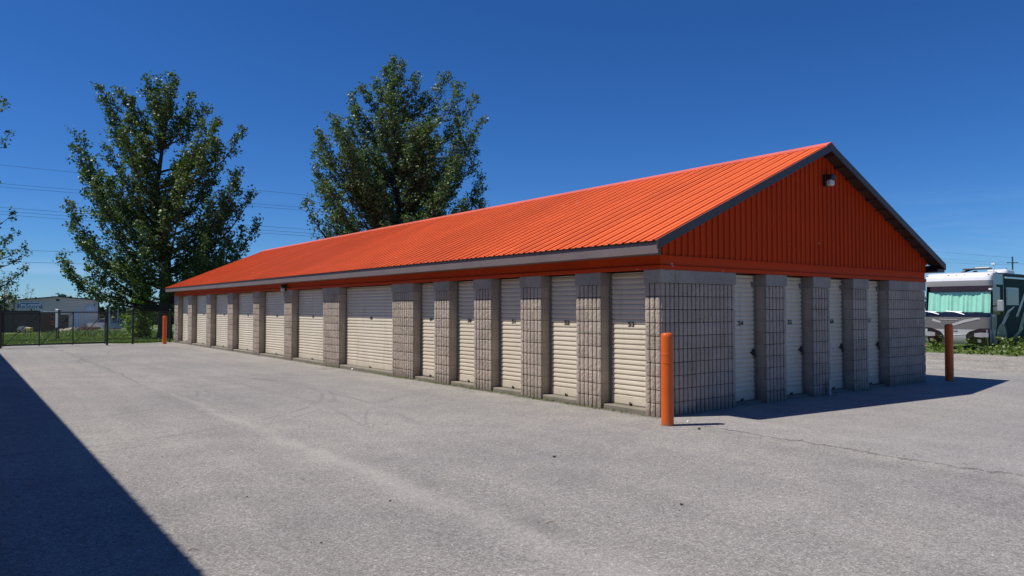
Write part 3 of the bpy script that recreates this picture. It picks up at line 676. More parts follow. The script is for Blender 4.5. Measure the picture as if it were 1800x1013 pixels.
for px, tp_, D, w_ in ((181, 541, 165, 44), (215, 536, 175, 60), (246, 541, 160, 50), (160, 545, 190, 50), (12, 536, 150, 44), (285, 536, 170, 66), (330, 533, 175, 66), (-40, 530, 160, 90)):
    small('broadleaf_tree', {181: 'low dark tree right behind the pale light pole', 215: 'dark round tree behind the dark light pole', 246: 'dark tree behind the bushy young tree, past the parked minivan', 160: 'dark tree mostly hidden behind the metal shop', 12: 'dark bushy tree behind the sparse tree left of the metal shop', 285: 'dark tree hidden behind the big poplar trunk', 330: 'dark tree hidden behind the far end of the storage building', -40: 'dark tree just outside the left edge of the picture'}[px],
          px, D, tp_, w_, 'wood_leaf', 100 + px, 30, .5, 'row of dark trees along the street', bot=.08, per=12, subs=6, trad=.15)
# far wood
m = MB(); rg = random.Random(77)
for i in range(5200):
    px = rg.uniform(-300, 2500); D = rg.uniform(330, 420); p = at(px, D); base = -2.7
    H = 7 + 3 * sin(px * .021) + 2 * sin(px * .05 + 1) + 1.4 * sin(px * .13)
    z = base + H * sqrt(rg.random()); leaf_cloud(m, (p.x, p.y, z), 1.8, 3, 2.0, rg)
tag(m.build('distant_wood', 'wood_leaf'), 'low dark band of far woodland along the horizon', 'woodland', kind='stuff')

# grass and weeds
def tufts(name, label, pts, mat, hmin, hmax, w, seed, n=5, lean=.4):
    rg = random.Random(seed); m = MB()
    for (x, y, z, s) in pts:
        for _ in range(n):
            h = rg.uniform(hmin, hmax) * s; a = rg.uniform(0, 2 * pi); o_ = Vector((x + rg.gauss(0, .05), y + rg.gauss(0, .05), z - .02))
            d = Vector((cos(a), sin(a), 0)); ld = Vector((rg.gauss(0, lean), rg.gauss(0, lean), 1)) * h; ww = w * rg.uniform(.6, 1.4)
            k = len(m.v); m.v += [tuple(o_ - d * ww), tuple(o_ + d * ww), tuple(o_ + ld * .55 + d * ww * .8), tuple(o_ + ld)]
            m.f.append((k, k + 1, k + 2, k + 3)); m.mi.append(0)
    return tag(m.build(name, mat), label, 'grass', kind='stuff')
rg = random.Random(5); pts = []
for i in range(15000):
    D = rg.uniform(33, 70) if i % 3 == 0 else rg.uniform(32.5, 44); p = at(rg.uniform(-20, 300), D)
    if p.y < 31.35: continue
    pts.append((p.x, p.y, gz(p.x, p.y), 1.))
tufts('grass', 'uneven green grass of the verge behind the gate', pts, 'grassblade', .05, .16, .02, 1)
pts = []
for i in range(1600):
    D = rg.uniform(52, 74); p = at(rg.gauss(180, 50), D); pts.append((p.x, p.y, gz(p.x, p.y), rg.uniform(.5, 1)))
tufts('weeds', 'rough darker weeds growing along the ditch beyond the gate', pts, 'weed', .2, .55, .03, 2)
pts = []
for i in range(1500):
    y = rg.uniform(.0, 14)
    dens = sum(math.exp(-((y - c) / .55) ** 2) for c in (1.6, 3.1, 4.7, 6.2, 8.1, 2.3, 12.2)); 
    if rg.random() > dens * .7 + .25: continue
    pts.append((-.03 + rg.gauss(0, .035), y, 0, rg.uniform(.3, 1)))
tufts('wall_weeds', 'thin green weeds sprouting along the foot of the long wall', pts, 'weed', .02, .085, .005, 3, 7, .8)
pts = []
for i in range(200): pts.append((rg.gauss(4.7, .2) if i % 2 else rg.gauss(6.1, .12), -.03 + rg.gauss(0, .02), 0, rg.uniform(.3, .8)))
tufts('shade_weeds', 'small weeds at the foot of the shaded end wall', pts, 'weed', .02, .06, .004, 4, 5, .8)
# leafy weeds by the motorhome
m = MB(); rg = random.Random(9)
for i in range(640):
    x = rg.uniform(20.2, 23.6) if rg.random() < .35 else rg.uniform(21.2, 31.)
    y = rg.uniform(2.0, 9.5) if x < 23.5 else rg.uniform(1.6, 3.7)
    if x < 23.5 and rg.random() < .62 and 3.6 < y < 7.5: continue
    h = rg.uniform(.12, .6) * (1.1 if x > 23 else .5)
    for k in range(16):
        z = h * rg.random(); leaf_cloud(m, (x + rg.gauss(0, .05), y + rg.gauss(0, .05), z), .06, 1, .085, rg)
tag(m.build('tall_weeds', 'weed'), 'tall bright green weeds growing in front of the motorhome', 'weeds', kind='stuff')

# loose stones and litter
m = MB(); rg = random.Random(12)
def pebble(m, x, y, s, z=0.):
    vs = []
    for dz, k in ((0, .9), (.55, 1.), (1., .45)):
        for j in range(5): a = 2 * pi * j / 5 + rg.random() * .5; vs.append((x + s * k * cos(a) * rg.uniform(.8, 1.2), y + s * k * sin(a) * rg.uniform(.8, 1.2), z + s * dz * .9))
    m.add(vs, [(0, 1, 6, 5), (1, 2, 7, 6), (2, 3, 8, 7), (3, 4, 9, 8), (4, 0, 5, 9), (5, 6, 11, 10), (6, 7, 12, 11), (7, 8, 13, 12), (8, 9, 14, 13), (9, 5, 10, 14), (10, 11, 12, 13, 14)])
for i in range(2600):
    if i % 3 == 0: x, y = -.12 + rg.gauss(0, .22), rg.uniform(-6, -.4)
    elif i % 3 == 1: x, y = -abs(rg.gauss(0, .35)) - .02, rg.uniform(-.3, 12)
    else: x, y = rg.uniform(-7, 3), rg.uniform(-6, 6)
    if 0 < x < 8.9 and y > 0: continue
    pebble(m, x, y, rg.uniform(.0025, .008))
tag(m.build('loose_gravel', 'gravel'), 'loose fine gravel scattered on the asphalt by the wall and crack', 'gravel', kind='stuff')
def litter(name, x, y, s, mat, label, cat, group=None, kind=0):
    m = MB((x, y, 0)); rg2 = random.Random(int(x * 1000 + y * 77))
    if kind == 0:                          # curled leaf
        n = 6; vs = []
        for i in range(n + 1):
            k = i / n; w = s * .38 * sin(pi * min(.98, k + .04)) ; zc = .003 + s * .25 * abs(k - .5)
            vs += [(x + (k - .5) * s * 1.3, y - w, zc + w * .5), (x + (k - .5) * s * 1.3, y, zc), (x + (k - .5) * s * 1.3, y + w, zc + w * .6)]
        fs = []
        for i in range(n): q = 3 * i; fs += [(q, q + 1, q + 4, q + 3), (q + 1, q + 2, q + 5, q + 4)]
        m.add(vs, fs)
    elif kind == 1: rg_ = rg; pebble(m, x, y, s)
    else: m.tube([(x, y, .004), (x + s * .5, y + s * .1, .009), (x + s, y, .004)], .003, 5)
    o = m.build(name, mat); tag(o, label, cat, group); return o
M['dry'] = paint('dry_leaf', (.05, .032, .02), .8, .3, 20); M['twig'] = paint('dry_twig', (.42, .3, .18), .8, .2, 20); M['scrap'] = paint('scrap_paper', (.75, .75, .75), .7, .05)
def gp(px, py):                            # where the level yard is seen at a pixel
    d = CAM.z / ((py - 506.5) / F * cos(radians(PITCH)) - sin(radians(PITCH))); D = d * (cos(radians(PITCH)) + (py - 506.5) / F * sin(radians(PITCH)))
    return at(900 + (px - 900) * d / D, D)
for i, (px, py, s, mt, k, lb, ct, nm) in enumerate((
    (1198, 888, .035, 'dry', 0, 'dry dark leaf lying alone on the asphalt at lower right', 'leaf', 'dry_leaf'),
    (1229, 755, .026, 'dry', 1, 'dark stone just right of the near bollard', 'stone', 'stone'),
    (1209, 742, .022, 'scrap', 1, 'white scrap beside the bollard shadow', 'scrap', 'paper_scrap'),
    (975, 804, .05, 'dry', 0, 'thin dark leaf on the asphalt below the second pier from the corner', 'leaf', 'dry_leaf'),
    (960, 921, .075, 'twig', 2, 'short tan twig on the asphalt at bottom centre', 'twig', 'twig'),
    (686, 881, .011, 'dry', 1, 'small black pebble beside the pale seam of the lane', 'stone', 'stone'),
    (434, 874, .009, 'dry', 1, 'tiny dark pebble right of the shadow edge', 'stone', 'stone'),
    (565, 955, .009, 'dry', 1, 'tiny dark pebble near the bottom edge', 'stone', 'stone'),
    (330, 969, .06, 'twig', 2, 'straw coloured twig at the edge of the long shadow', 'twig', 'twig'),
    (762, 667, .03, 'scrap', 1, 'small white scrap by the wall weeds under door 49', 'scrap', 'paper_scrap'),
    (620, 650, .045, 'scrap', 1, 'white scrap on the sill line of the wide roller door', 'scrap', 'paper_scrap'))):
    p = gp(px, py); litter(nm, p.x, p.y, s, mt, lb, ct, None, k)

# ---------------------------------------------------------------- motorhome
M['rv_white'] = paint('motorhome_white_cap', (.80, .81, .84), .22, .03, coat=.5)
M['rv_grey'] = paint('motorhome_grey_band', (.42, .43, .45), .35, .04, coat=.3)
M['rv_silver'] = paint('motorhome_silver', (.40, .41, .42), .35, .04, coat=.3)
M['rv_dark'] = paint('motorhome_dark_grey', (.125, .13, .13), .35, .06, coat=.3)
M['rv_green'] = paint('motorhome_dark_green', (.020, .028, .022), .6, .25, 1., spec=.15)
M['rv_sidegrey'] = paint('motorhome_side_grey', (.24, .26, .25), .3, .05, coat=.5)
M['rv_black'] = paint('motorhome_black', (.012, .012, .014), .15, .1, coat=.8)
M['rv_chrome'] = paint('headlamp_chrome', (.55, .57, .60), .15, .05, metallic=.5)
M['red'] = paint('red_plastic', (.4, .03, .02), .4, .1); M['amber'] = paint('marker_lamp', (.22, .06, .03), .3, .1)
t = NT('tinted_glass'); gl = t.n('BsdfGlossy'); gl.inputs['Roughness'].default_value = .03; tr = t.n('BsdfTransparent'); tr.inputs[0].default_value = (.88, .95, .94, 1)
fr = t.n('LayerWeight'); ms = t.n('MixShader'); t.l(t.math('ADD', t.math('MULTIPLY', t.math('POWER', fr.outputs['Facing'], 3.), .6), .05), ms.inputs[0]); t.l(tr.outputs[0], ms.inputs[1]); t.l(gl.outputs[0], ms.inputs[2]); t.l(ms.outputs[0], t.o.inputs[0]); M['glass'] = t.m
M['darkglass'] = paint('dark_window', (.01, .012, .014), .05, .1, spec=.8)
t = NT('mint_curtain'); a = t.noise(4, 2); t.col(t.ramp(a, [(.3, (.40, .80, .62)), (.7, (.48, .88, .70))])); t.rough(.85); M['curtain'] = t.m
RX, RY = 23.8, 3.92
RV = empty('motorhome', (RX, RY, 0), 'large grey and white motorhome with mint curtains behind its windshield, parked past the building', 'motorhome')
def fo(z):                                 # how far the front leans at height z
    pts = [(.15, .10), (.25, .02), (.5, -.06), (.8, -.04), (1.3, .0), (1.5, .04), (2.55, .16), (2.75, .10), (2.95, .14), (3.06, .26), (3.11, .5)]
    for i in range(len(pts) - 1):
        if pts[i][0] <= z <= pts[i + 1][0]:
            k = (z - pts[i][0]) / (pts[i + 1][0] - pts[i][0]); return pts[i][1] * (1 - k) + pts[i + 1][1] * k
    return pts[-1][1] if z > 1 else pts[0][1]
OUT = [(.62, 0), (.30, 0), (.16, .015), (.07, .05), (.02, .12), (-.01, .25), (-.05, .7), (-.065, 1.25), (-.05, 1.8), (-.01, 2.25), (.02, 2.38), (.07, 2.45), (.16, 2.485), (.30, 2.5), (.62, 2.5)]
def ring(z, i0=0, i1=15, off=0.):
    return [(RX + (px + fo(z) - off if px < .6 else .62), RY + py + (off * .6 if 0 < py < 1.25 else 0) * 0, z) for px, py in OUT[i0:i1]]
def band(name, zs, mat, i0=0, i1=15, off=0., par=RV):
    m = MB(RV.location); m.loft([ring(z, i0, i1, off) for z in zs], False); return autosmooth(m.build(name, mat, par), 40)
band('front_cap', [2.765, 2.85, 2.95, 3.03, 3.08, 3.11], 'rv_white')
band('cap_band', [2.55, 2.6, 2.7, 2.765], 'rv_grey', off=-.004)
ws = band('windshield', [1.47, 1.8, 2.2, 2.55], 'glass', 2, 13)
band('windshield_frame', [1.47, 2.55], 'rv_black', 0, 3); band('windshield_frame', [1.47, 2.55], 'rv_black', 12, 15)
band('cowl', [1.31, 1.4, 1.47], 'rv_black', off=.012)
band('nose_panel', [.80, .95, 1.1, 1.31], 'rv_dark')
band('bumper', [.20, .3, .5, .7, .80], 'rv_silver', off=.02)
# swooshes on the nose
def strip(name, pts, mat, off=.008, par=RV, thick=.008):
    """flat decal-like moulding following the front; pts = [(y, z)] polygon"""
    def fx(y, z):
        y = min(max(y, 0.02), 2.48); xs = sorted([(p[1], p[0]) for p in OUT]); off_ = 0
        for i in range(len(xs) - 1):
            if xs[i][0] <= y <= xs[i + 1][0] and xs[i + 1][0] > xs[i][0]:
                k = (y - xs[i][0]) / (xs[i + 1][0] - xs[i][0]); v = xs[i][1] * (1 - k) + xs[i + 1][1] * k; break
        else: v = 0
        return RX + v + fo(z)
    m = MB(RV.location); a = pts[0]; n = len(pts) // 2
    rings = []
    for i in range(n):
        y0, z0 = pts[i]; y1, z1 = pts[-1 - i]; K = 6
        rings.append([(fx(lerp(y0, y1, k / K) if False else y0 + (y1 - y0) * k / K, z0 + (z1 - z0) * k / K) - off, RY + y0 + (y1 - y0) * k / K, z0 + (z1 - z0) * k / K) for k in range(K + 1)])
    m.loft(rings, False)
    o = m.build(name, mat, par); md = o.modifiers.new('thick', 'SOLIDIFY'); md.thickness = thick; return o
strip('swoosh', [(.04, 1.29), (.45, 1.28), (.9, 1.20), (1.35, 1.02), (1.35, .93), (.9, 1.08), (.45, 1.20), (.04, 1.23)], 'rv_silver')
strip('swoosh', [(2.46, 1.25), (2.1, 1.22), (1.8, 1.12), (1.8, 1.05), (2.1, 1.12), (2.46, 1.13)], 'rv_silver')
strip('grille_line', [(.72, .64), (1.25, .60), (1.9, .60), (2.2, .64), (2.2, .615), (1.9, .575), (1.25, .575), (.72, .615)], 'rv_white', .03)
for s_ in (0, 1):
    f = (lambda y: y) if s_ == 0 else (lambda y: 2.5 - y)
    o = strip('headlight_pod', [(f(.03), .86), (f(.35), .85), (f(.70), .72), (f(.82), .60), (f(.82), .28), (f(.70), .24), (f(.35), .20), (f(.03), .20)], 'rv_black', .07)
    strip('headlight', [(f(.06), .68), (f(.3), .69), (f(.52), .66), (f(.52), .52), (f(.3), .50), (f(.06), .52)], 'rv_chrome', .085, o, .02)
    strip('fog_lamp', [(f(.30), .40), (f(.42), .41), (f(.42), .30), (f(.30), .30)], 'rv_silver', .082, o, .02)
strip('badge', [(1.15, .79), (1.35, .80), (1.35, .74), (1.15, .73)], 'rv_chrome', .04)
# nose lettering-like script badge above the grille
for k, (ya, yb) in enumerate(((1.15, 1.85),)):
    strip('name_badge', [(ya, 1.195), (yb, 1.215), (yb, 1.19), (ya, 1.17)], 'rv_silver', .012)
for y in (.12, .95, 1.25, 1.55, 2.38):
    m = MB(RV.location); x = RX + fo(2.98) + (.02 if y in (.12, 2.38) else -.05); m.lathe((0, 0, 0), [(.035, 0), (.03, .02), (.012, .03)], 10)
    m.v = [(x - v[2] + .01, RY + y + v[0], 2.985 + v[1]) for v in m.v]; m.build('marker_light', 'amber', RV)
# curtain with folds, black panel behind it standing in for the unlit cab
m = MB(RV.location); N = 90; rows = []
for z in (1.46, 1.8, 2.1, 2.31):
    row = []
    for i in range(N + 1):
        y = .10 + 2.3 * i / N; a = .02 * (1.25 - (z - 1.46) * .6) * (sin(i * .9 + 1.5 * sin(i * .21)) + .6 * sin(i * 1.43 + 1 + sin(i * .33)) + .9 * sin(i * .27 + 2 * (z - 1.4))); row.append((RX + .2 + fo(z) + a, RY + y, z))
    rows.append(row)
m.loft(rows, False); m.build('curtain', 'curtain', RV, smooth=True)
m = MB(RV.location); m.box((RX + .5, RY + .04, 1.3), (RX + .54, RY + 2.46, 2.75)); m.build('cab_dark_backing', 'rv_black', RV)
m = MB(RV.location); m.box((RX + .06, RY + .3, 1.475), (RX + .22, RY + 2.2, 1.5)); m.build('dashboard', 'rv_black', RV)
for y0, y1 in ((1.25, .55), (2.2, 1.55)):
    m = MB(RV.location); m.tube([(RX - .09, RY + y0 - .35, 1.40), (RX - .07, RY + y0, 1.50), (RX - .05, RY + y0 + .2, 1.53)], .014, 6); m.tube([(RX - .06, RY + y0 - .25, 1.49), (RX - .05, RY + y0 + .35, 1.53)], .022, 6)
    m.build('wiper', 'rv_white', RV)
# body behind the front
m = MB(RV.location); x0, x1 = RX + .62, RX + 10.2
prof = [(0, .35), (0, 3.02), (.08, 3.09), (.3, 3.11), (2.2, 3.11), (2.42, 3.09), (2.5, 3.02), (2.5, .35)]
m.loft([[(x, RY + y, z) for y, z in prof] for x in (x0, x1)], True, True, True); fixn(m.build('body', 'rv_green', RV))
def side(name, poly, mat, off=.006, par=RV, th=.006):
    m = MB(RV.location); m.prism([(RX + x, RY - off, z) for x, z in poly], (0, th, 0)); return fixn(m.build(name, mat, par))
side('upper_side_panel', [(.30, 2.60), (1.28, 2.60), (1.28, 3.04), (.30, 3.04)], 'rv_sidegrey')
side('upper_side_panel', [(1.36, 2.45), (9.9, 2.55), (9.9, 2.97), (1.36, 2.97)], 'rv_green')
side('lower_side_panel', [(.12, .22), (.28, .22), (.28, 1.31), (.12, 1.31)], 'rv_dark')
o = side('awning_rail', [(1.45, 2.86), (9.8, 2.86), (9.8, 2.93), (1.45, 2.93)], 'rv_white', .05, RV, .045)
side('door_seam', [(1.30, .5), (1.33, .5), (1.33, 2.98), (1.30, 2.98)], 'rv_black', .01)
side('cab_window', [(.22, 1.42), (.62, 1.40), (.95, 1.40), (.95, 2.50), (.22, 2.50)], 'darkglass', .012)
o = side('side_window', [(1.58, 1.78), (2.95, 1.78), (2.95, 2.50), (1.58, 2.50)], 'rv_silver', .02)
side('window_pane', [(1.66, 1.86), (2.87, 1.86), (2.87, 2.43), (1.66, 2.43)], 'darkglass', .028, o)
o = side('side_window', [(4.4, 1.78), (6.0, 1.78), (6.0, 2.50), (4.4, 2.50)], 'rv_silver', .02)
side('window_pane', [(4.48, 1.86), (5.92, 1.86), (5.92, 2.43), (4.48, 2.43)], 'darkglass', .028, o)
side('swoosh', [(.95, .95), (1.7, 1.55), (2.5, 1.75), (2.42, 1.68), (1.75, 1.42), (1.05, .88)], 'rv_silver', .014)
side('swoosh', [(.3, .35), (1.0, .95), (1.9, 1.45), (1.8, 1.33), (1.1, .85), (.55, .35)], 'rv_silver', .0145)
side('swoosh', [(2.6, 1.3), (3.6, 2.3), (4.6, 2.9), (4.4, 2.7), (3.6, 2.05), (2.85, 1.3)], 'rv_silver', .0135)
side('swoosh', [(2.75, .6), (3.5, 1.5), (4.5, 2.0), (4.4, 1.8), (3.7, 1.3), (3.1, .6)], 'rv_dark', .013)
side('swoosh', [(1.8, .35), (2.6, .6), (3.4, .9), (3.4, .78), (2.7, .48), (2.2, .35)], 'rv_sidegrey', .0125)
arc = [(1.02 + .56 * cos(a), .42 + .62 * sin(a)) for a in [pi * i / 14 for i in range(15)]]
side('wheel_arch', arc, 'rv_dark', .03)
for xw in (RX + 1.02, RX + 7.4):
    for yw in (RY + .14, RY + 2.36):
        w = empty('wheel', (0, 0, 0), None, None); w.parent = RV; w.location = (xw - RX, yw - RY, .46)
        m = MB(); m.loft([[(r * cos(2 * pi * k / 24), y, r * sin(2 * pi * k / 24)) for k in range(24)] for r, y in ((.30, -.13), (.42, -.14), (.46, -.10), (.46, .10), (.42, .14), (.30, .13))], True, True, True)
        fixn(m.build('tyre', 'rv_black', w, smooth=False))
        m = MB(); m.loft([[(r * cos(2 * pi * k / 20), y, r * sin(2 * pi * k / 20)) for k in range(20)] for r, y in ((.29, -.145), (.25, -.12), (.10, -.11), (.08, -.15), (.01, -.155))], True, False, True); fixn(m.build('rim', 'rv_silver', w))
m = MB(RV.location); m.tube([(RX + .30, RY, 1.72), (RX + .30, RY - .22, 1.80), (RX + .30, RY - .26, 1.95)], .025, 6); m.build('mirror_arm', 'rv_black', RV)
m = MB(RV.location); m.box((RX + .22, RY - .36, 1.52), (RX + .34, RY - .14, 1.98), .04); m.build('mirror', 'rv_chrome', RV)
m = MB(RV.location); m.box((RX + .05, RY - .03, 2.36), (RX + .18, RY + .08, 2.44), .02); m.build('camera_pod', 'rv_white', RV)
m = MB(RV.location); m.lathe((RX + 1.2, RY + .95, 3.11), [(.10, 0), (.09, .06), (.04, .09)], 14); m.tube([(RX + 1.25, RY + 1.5, 3.14), (RX + 1.1, RY + .9, 3.30), (RX + 1.1, RY + .4, 3.30)], .04, 6); m.box((RX + .95, RY + .35, 3.24), (RX + 1.3, RY + 1.35, 3.30), .02); m.build('roof_aerial', 'rv_dark', RV)
m = MB(RV.location); m.tube([(RX + 1.4, RY + .35, 3.1), (RX + 1.4, RY + .35, 3.5)], .018, 6); m.box((RX + 1.35, RY + .28, 3.42), (RX + 1.45, RY + .42, 3.5), .01); m.build('roof_mast', 'rv_white', RV)
for xx, yy in ((2.2, .35), (6.2, .6), (8.4, .9)):
    m = MB(RV.location); m.lathe((RX + xx, RY + yy, 3.105), [(.26, 0), (.25, .05), (.2, .1), (.05, .12)], 16); autosmooth(m.build('roof_vent', 'rv_white', RV))
m = MB(RV.location); m.box((RX + 4.2, RY + .8, 3.1), (RX + 5.1, RY + 1.6, 3.36), .05); m.build('air_conditioner', 'rv_white', RV)
m = MB(RV.location); m.box((RX + .5, RY + .3, .2), (RX + 10, RY + 2.2, .36)); m.build('chassis', 'rv_black', RV)
# red cushion-like chock in the weeds
m = MB((23.1, 6.35, 0)); m.box((23.0, 6.1, 0), (23.25, 6.5, .2), .03); m.tube([(23.12, 6.1, .12), (23.12, 5.95, .12)], .03, 6)
tag(m.build('wheel_chock', 'red'), 'small dull red block in the weeds under the motorhome front', 'wheel chock')

# ---------------------------------------------------------------- far left: shop, vehicles, poles
def local(px, D):                          # frame whose +x runs to the camera's right
    o = at(px, D); o.z = gz(o.x, o.y); return o
YA = -radians(YAW)
def thing(name, px, D, label, cat, group=None, z=None, rot=0.):
    p = local(px, D); 
    if z is not None: p.z = z
    e = empty(name, p, label, cat, group); e.rotation_euler = (0, 0, YA + rot); return e
M['wire'] = paint('dull_wire', (.05, .09, .14), 1., .05, spec=0.)
M['shop'] = paint('shop_siding', (.58, .50, .45), .6, .06, .6); M['shop2'] = paint('shop_side_siding', (.35, .40, .37), .6, .06, .6)
M['navy'] = paint('navy_trim', (.02, .02, .05), .5, .1); M['signwhite'] = paint('sign_white', (.60, .66, .75), .5, .03); M['signblue'] = paint('sign_blue', (.03, .06, .16), .5, .03)
M['woodfence'] = paint('weathered_fence', (.045, .045, .05), .85, .25, 3); M['carbody'] = paint('minivan_paint', (.07, .09, .12), .3, .05, metallic=.3, coat=.3)
M['pickup'] = paint('pickup_paint', (.22, .22, .23), .4, .05)
M['yellow'] = paint('yellow_plastic', (.5, .32, .03), .5, .1); M['rock'] = paint('boulder', (.42, .35, .27), .9, .3, 3, bump=.5)
M['signpanel'] = paint('light_blue_sign', (.42, .50, .62), .4, .06, .9)
DS = 112.; SH = thing('shop_building', 101, DS, 'low grey metal shop with navy roof edge, blue lettered sign and oval sign', 'building', rot=.52); k = DS / F * .87
sx = lambda px: (px - 101) * k
sz = lambda py: zat(py, DS) - SH.location.z
m = MB(); y1 = 22.
poly = [(sx(28), 0), (sx(174), 0), (sx(174), sz(528)), (sx(103), sz(521.5)), (sx(28), sz(528.5))]
m.prism([(x, 0, z) for x, z in poly], (0, y1, 0)); fixn(m.build('wall', 'shop', SH))
m = MB()
for (xa, za), (xb, zb) in (((sx(26.5), sz(527.6)), (sx(103), sz(520.6))), ((sx(103), sz(520.6)), (sx(175.5), sz(527.2)))):
    m.prism([(xa, -.25, za), (xb, -.25, zb), (xb, -.25, zb - .14), (xa, -.25, za - .14)], (0, y1 + .5, 0))
fixn(m.build('roof', 'navy', SH))
m = MB(); m.box((sx(28) - .03, -.04, 0), (sx(29.5), .0, sz(529))); m.box((sx(172.5), -.04, 0), (sx(174) + .03, .0, sz(528.5))); m.build('corner_trim', 'navy', SH)
m = MB(); m.box((sx(17), 3, 0), (sx(28) - .02, 14, sz(533.5))); m.build('lean_to', 'shop2', SH)
m = MB(); m.box((sx(99), -.08, sz(529.5)), (sx(104.5), -.005, sz(526)), .02); m.build('gable_vent', 'navy', SH)
m = MB(); m.box((sx(102), 0, sz(520.8)), (sx(104.5), .5, sz(518))); m.build('roof_cap', 'navy', SH)
m = MB(); m.box((sx(80), -.03, 0), (sx(122), -.004, sz(535)), .01); m.build('overhead_door', 'woodfence' if False else 'shop', SH)
m = MB(); m.box((sx(105), -.06, 0), (sx(121), -.032, sz(553.5))); m.build('bay_shade_panel', 'black', SH)  # black slab painted in for the shade inside the garage opening
m = MB(); m.box((sx(131), -.06, 0), (sx(141), -.004, sz(544.5)), .01); m.build('entry_door', 'signpanel', SH)
m = MB(); m.box((sx(149), -.07, 0), (sx(154), -.03, sz(552))); m.build('window', 'signpanel', SH)
sg = MB(); sg.box((sx(36.5), -.12, sz(544)), (sx(73), -.03, sz(531)), .02); so_ = sg.build('sign_board', 'signwhite', SH)
text('sign_lettering', 'ReStore', 1.05, 'signblue', so_, (sx(54.7), -.125, sz(539.2)), (pi / 2, 0, 0), .006, (.93, .92, 1), .006)
m = MB(); m.box((sx(39), -.135, sz(534.4)), (sx(71), -.122, sz(532.9))); m.build('sign_stripe', 'signblue', so_)
m = MB(); cxo, czo = sx(159), sz(543.5); ra, rb = 10 * k, 7.4 * k
m.loft([[(cxo + ra * s_ * cos(2 * pi * i / 28), y, czo + rb * 1.15 * s_ * sin(2 * pi * i / 28)) for i in range(28)] for y, s_ in ((-.03, 1), (-.12, 1), (-.14, .95))], True, True, True); oo = fixn(m.build('oval_sign', 'signpanel', SH))
m = MB(); m.box((cxo - 6 * k, -.155, czo - 2.2 * k), (cxo + 6 * k, -.142, czo - .6 * k)); m.box((cxo - 2 * k, -.155, czo + .3 * k), (cxo + 1.8 * k, -.142, czo + 3.2 * k)); m.build('sign_emblem', 'signwhite', oo)
# dark board fence in front of the shop
DF = 84.; WF = thing('board_fence', 37, DF, 'dark weathered board fence in front of the metal shop', 'fence', rot=.3); k = DF / F * .9; fz = lambda py: zat(py, DF) - WF.location.z
m = MB(); x = -44 * k - 6
while x < 37 * k: m.box((x, 0, 0), (x + .13, .03, fz(546.5) + random.uniform(-.03, .03))); x += .137
m.build('boards', 'woodfence', WF)
m = MB()
for px in (-20, 23, 55): m.box(((px - 37) * k - .06, -.09, 0), ((px - 37) * k + .06, -.005, fz(543)))
m.build('post', 'woodfence', WF)
# red container with white roof edge
M['darkred'] = paint('dark_red_steel', (.055, .012, .014), .6, .2, 1.5)
DC = 83.; RC = thing('container', 85, DC, 'dark red storage container with a white top edge beside the board fence', 'container', rot=.52); k = DC / F * .87; cz_ = lambda py: zat(py, DC) - RC.location.z
m = MB(); m.box((-11 * k, 0, 0), (12.5 * k, 5, cz_(551))); m.build('box', 'darkred', RC)
m = MB(); m.box((-13 * k, -.1, cz_(550.5)), (13 * k, 5.1, cz_(548.2))); m.box((-13 * k, -.12, cz_(548)), (-11.5 * k, .3, cz_(543.8))); m.box((-11.3 * k, -.05, cz_(547.2)), (-3 * k, .0, cz_(545.6))); m.build('roof', 'white', RC)
m = MB(); m.box((3 * k, -.05, cz_(558)), (11 * k, -.005, cz_(556.5))); m.box((3 * k, -.05, cz_(566)), (11 * k, -.005, cz_(564.5))); m.box((3 * k, -.05, cz_(571)), (11 * k, -.005, cz_(569.5))); m.build('shelf', 'red', RC)
# white panel sign on two dark legs, seen nearly edge on
DP = 45.; SP = thing('post_sign', 101, DP, 'narrow white sign board on two dark legs standing in the grass behind the gate', 'sign', rot=radians(0)); k = DP / F; pz = lambda py: zat(py, DP) - SP.location.z
m = MB(); m.box((-.11, .0, pz(576)), (.055, .10, pz(544)), .008); m.build('sign_board', 'white', SP)
m = MB(); m.box((.056, .01, pz(576)), (.15, .09, pz(545)), .008); m.build('frame', 'navy', SP)
for xx in (-.05, .08): m = MB(); m.box((xx - .035, .02, -.1), (xx + .035, .08, pz(576)), .004); m.build('leg', 'black', SP)
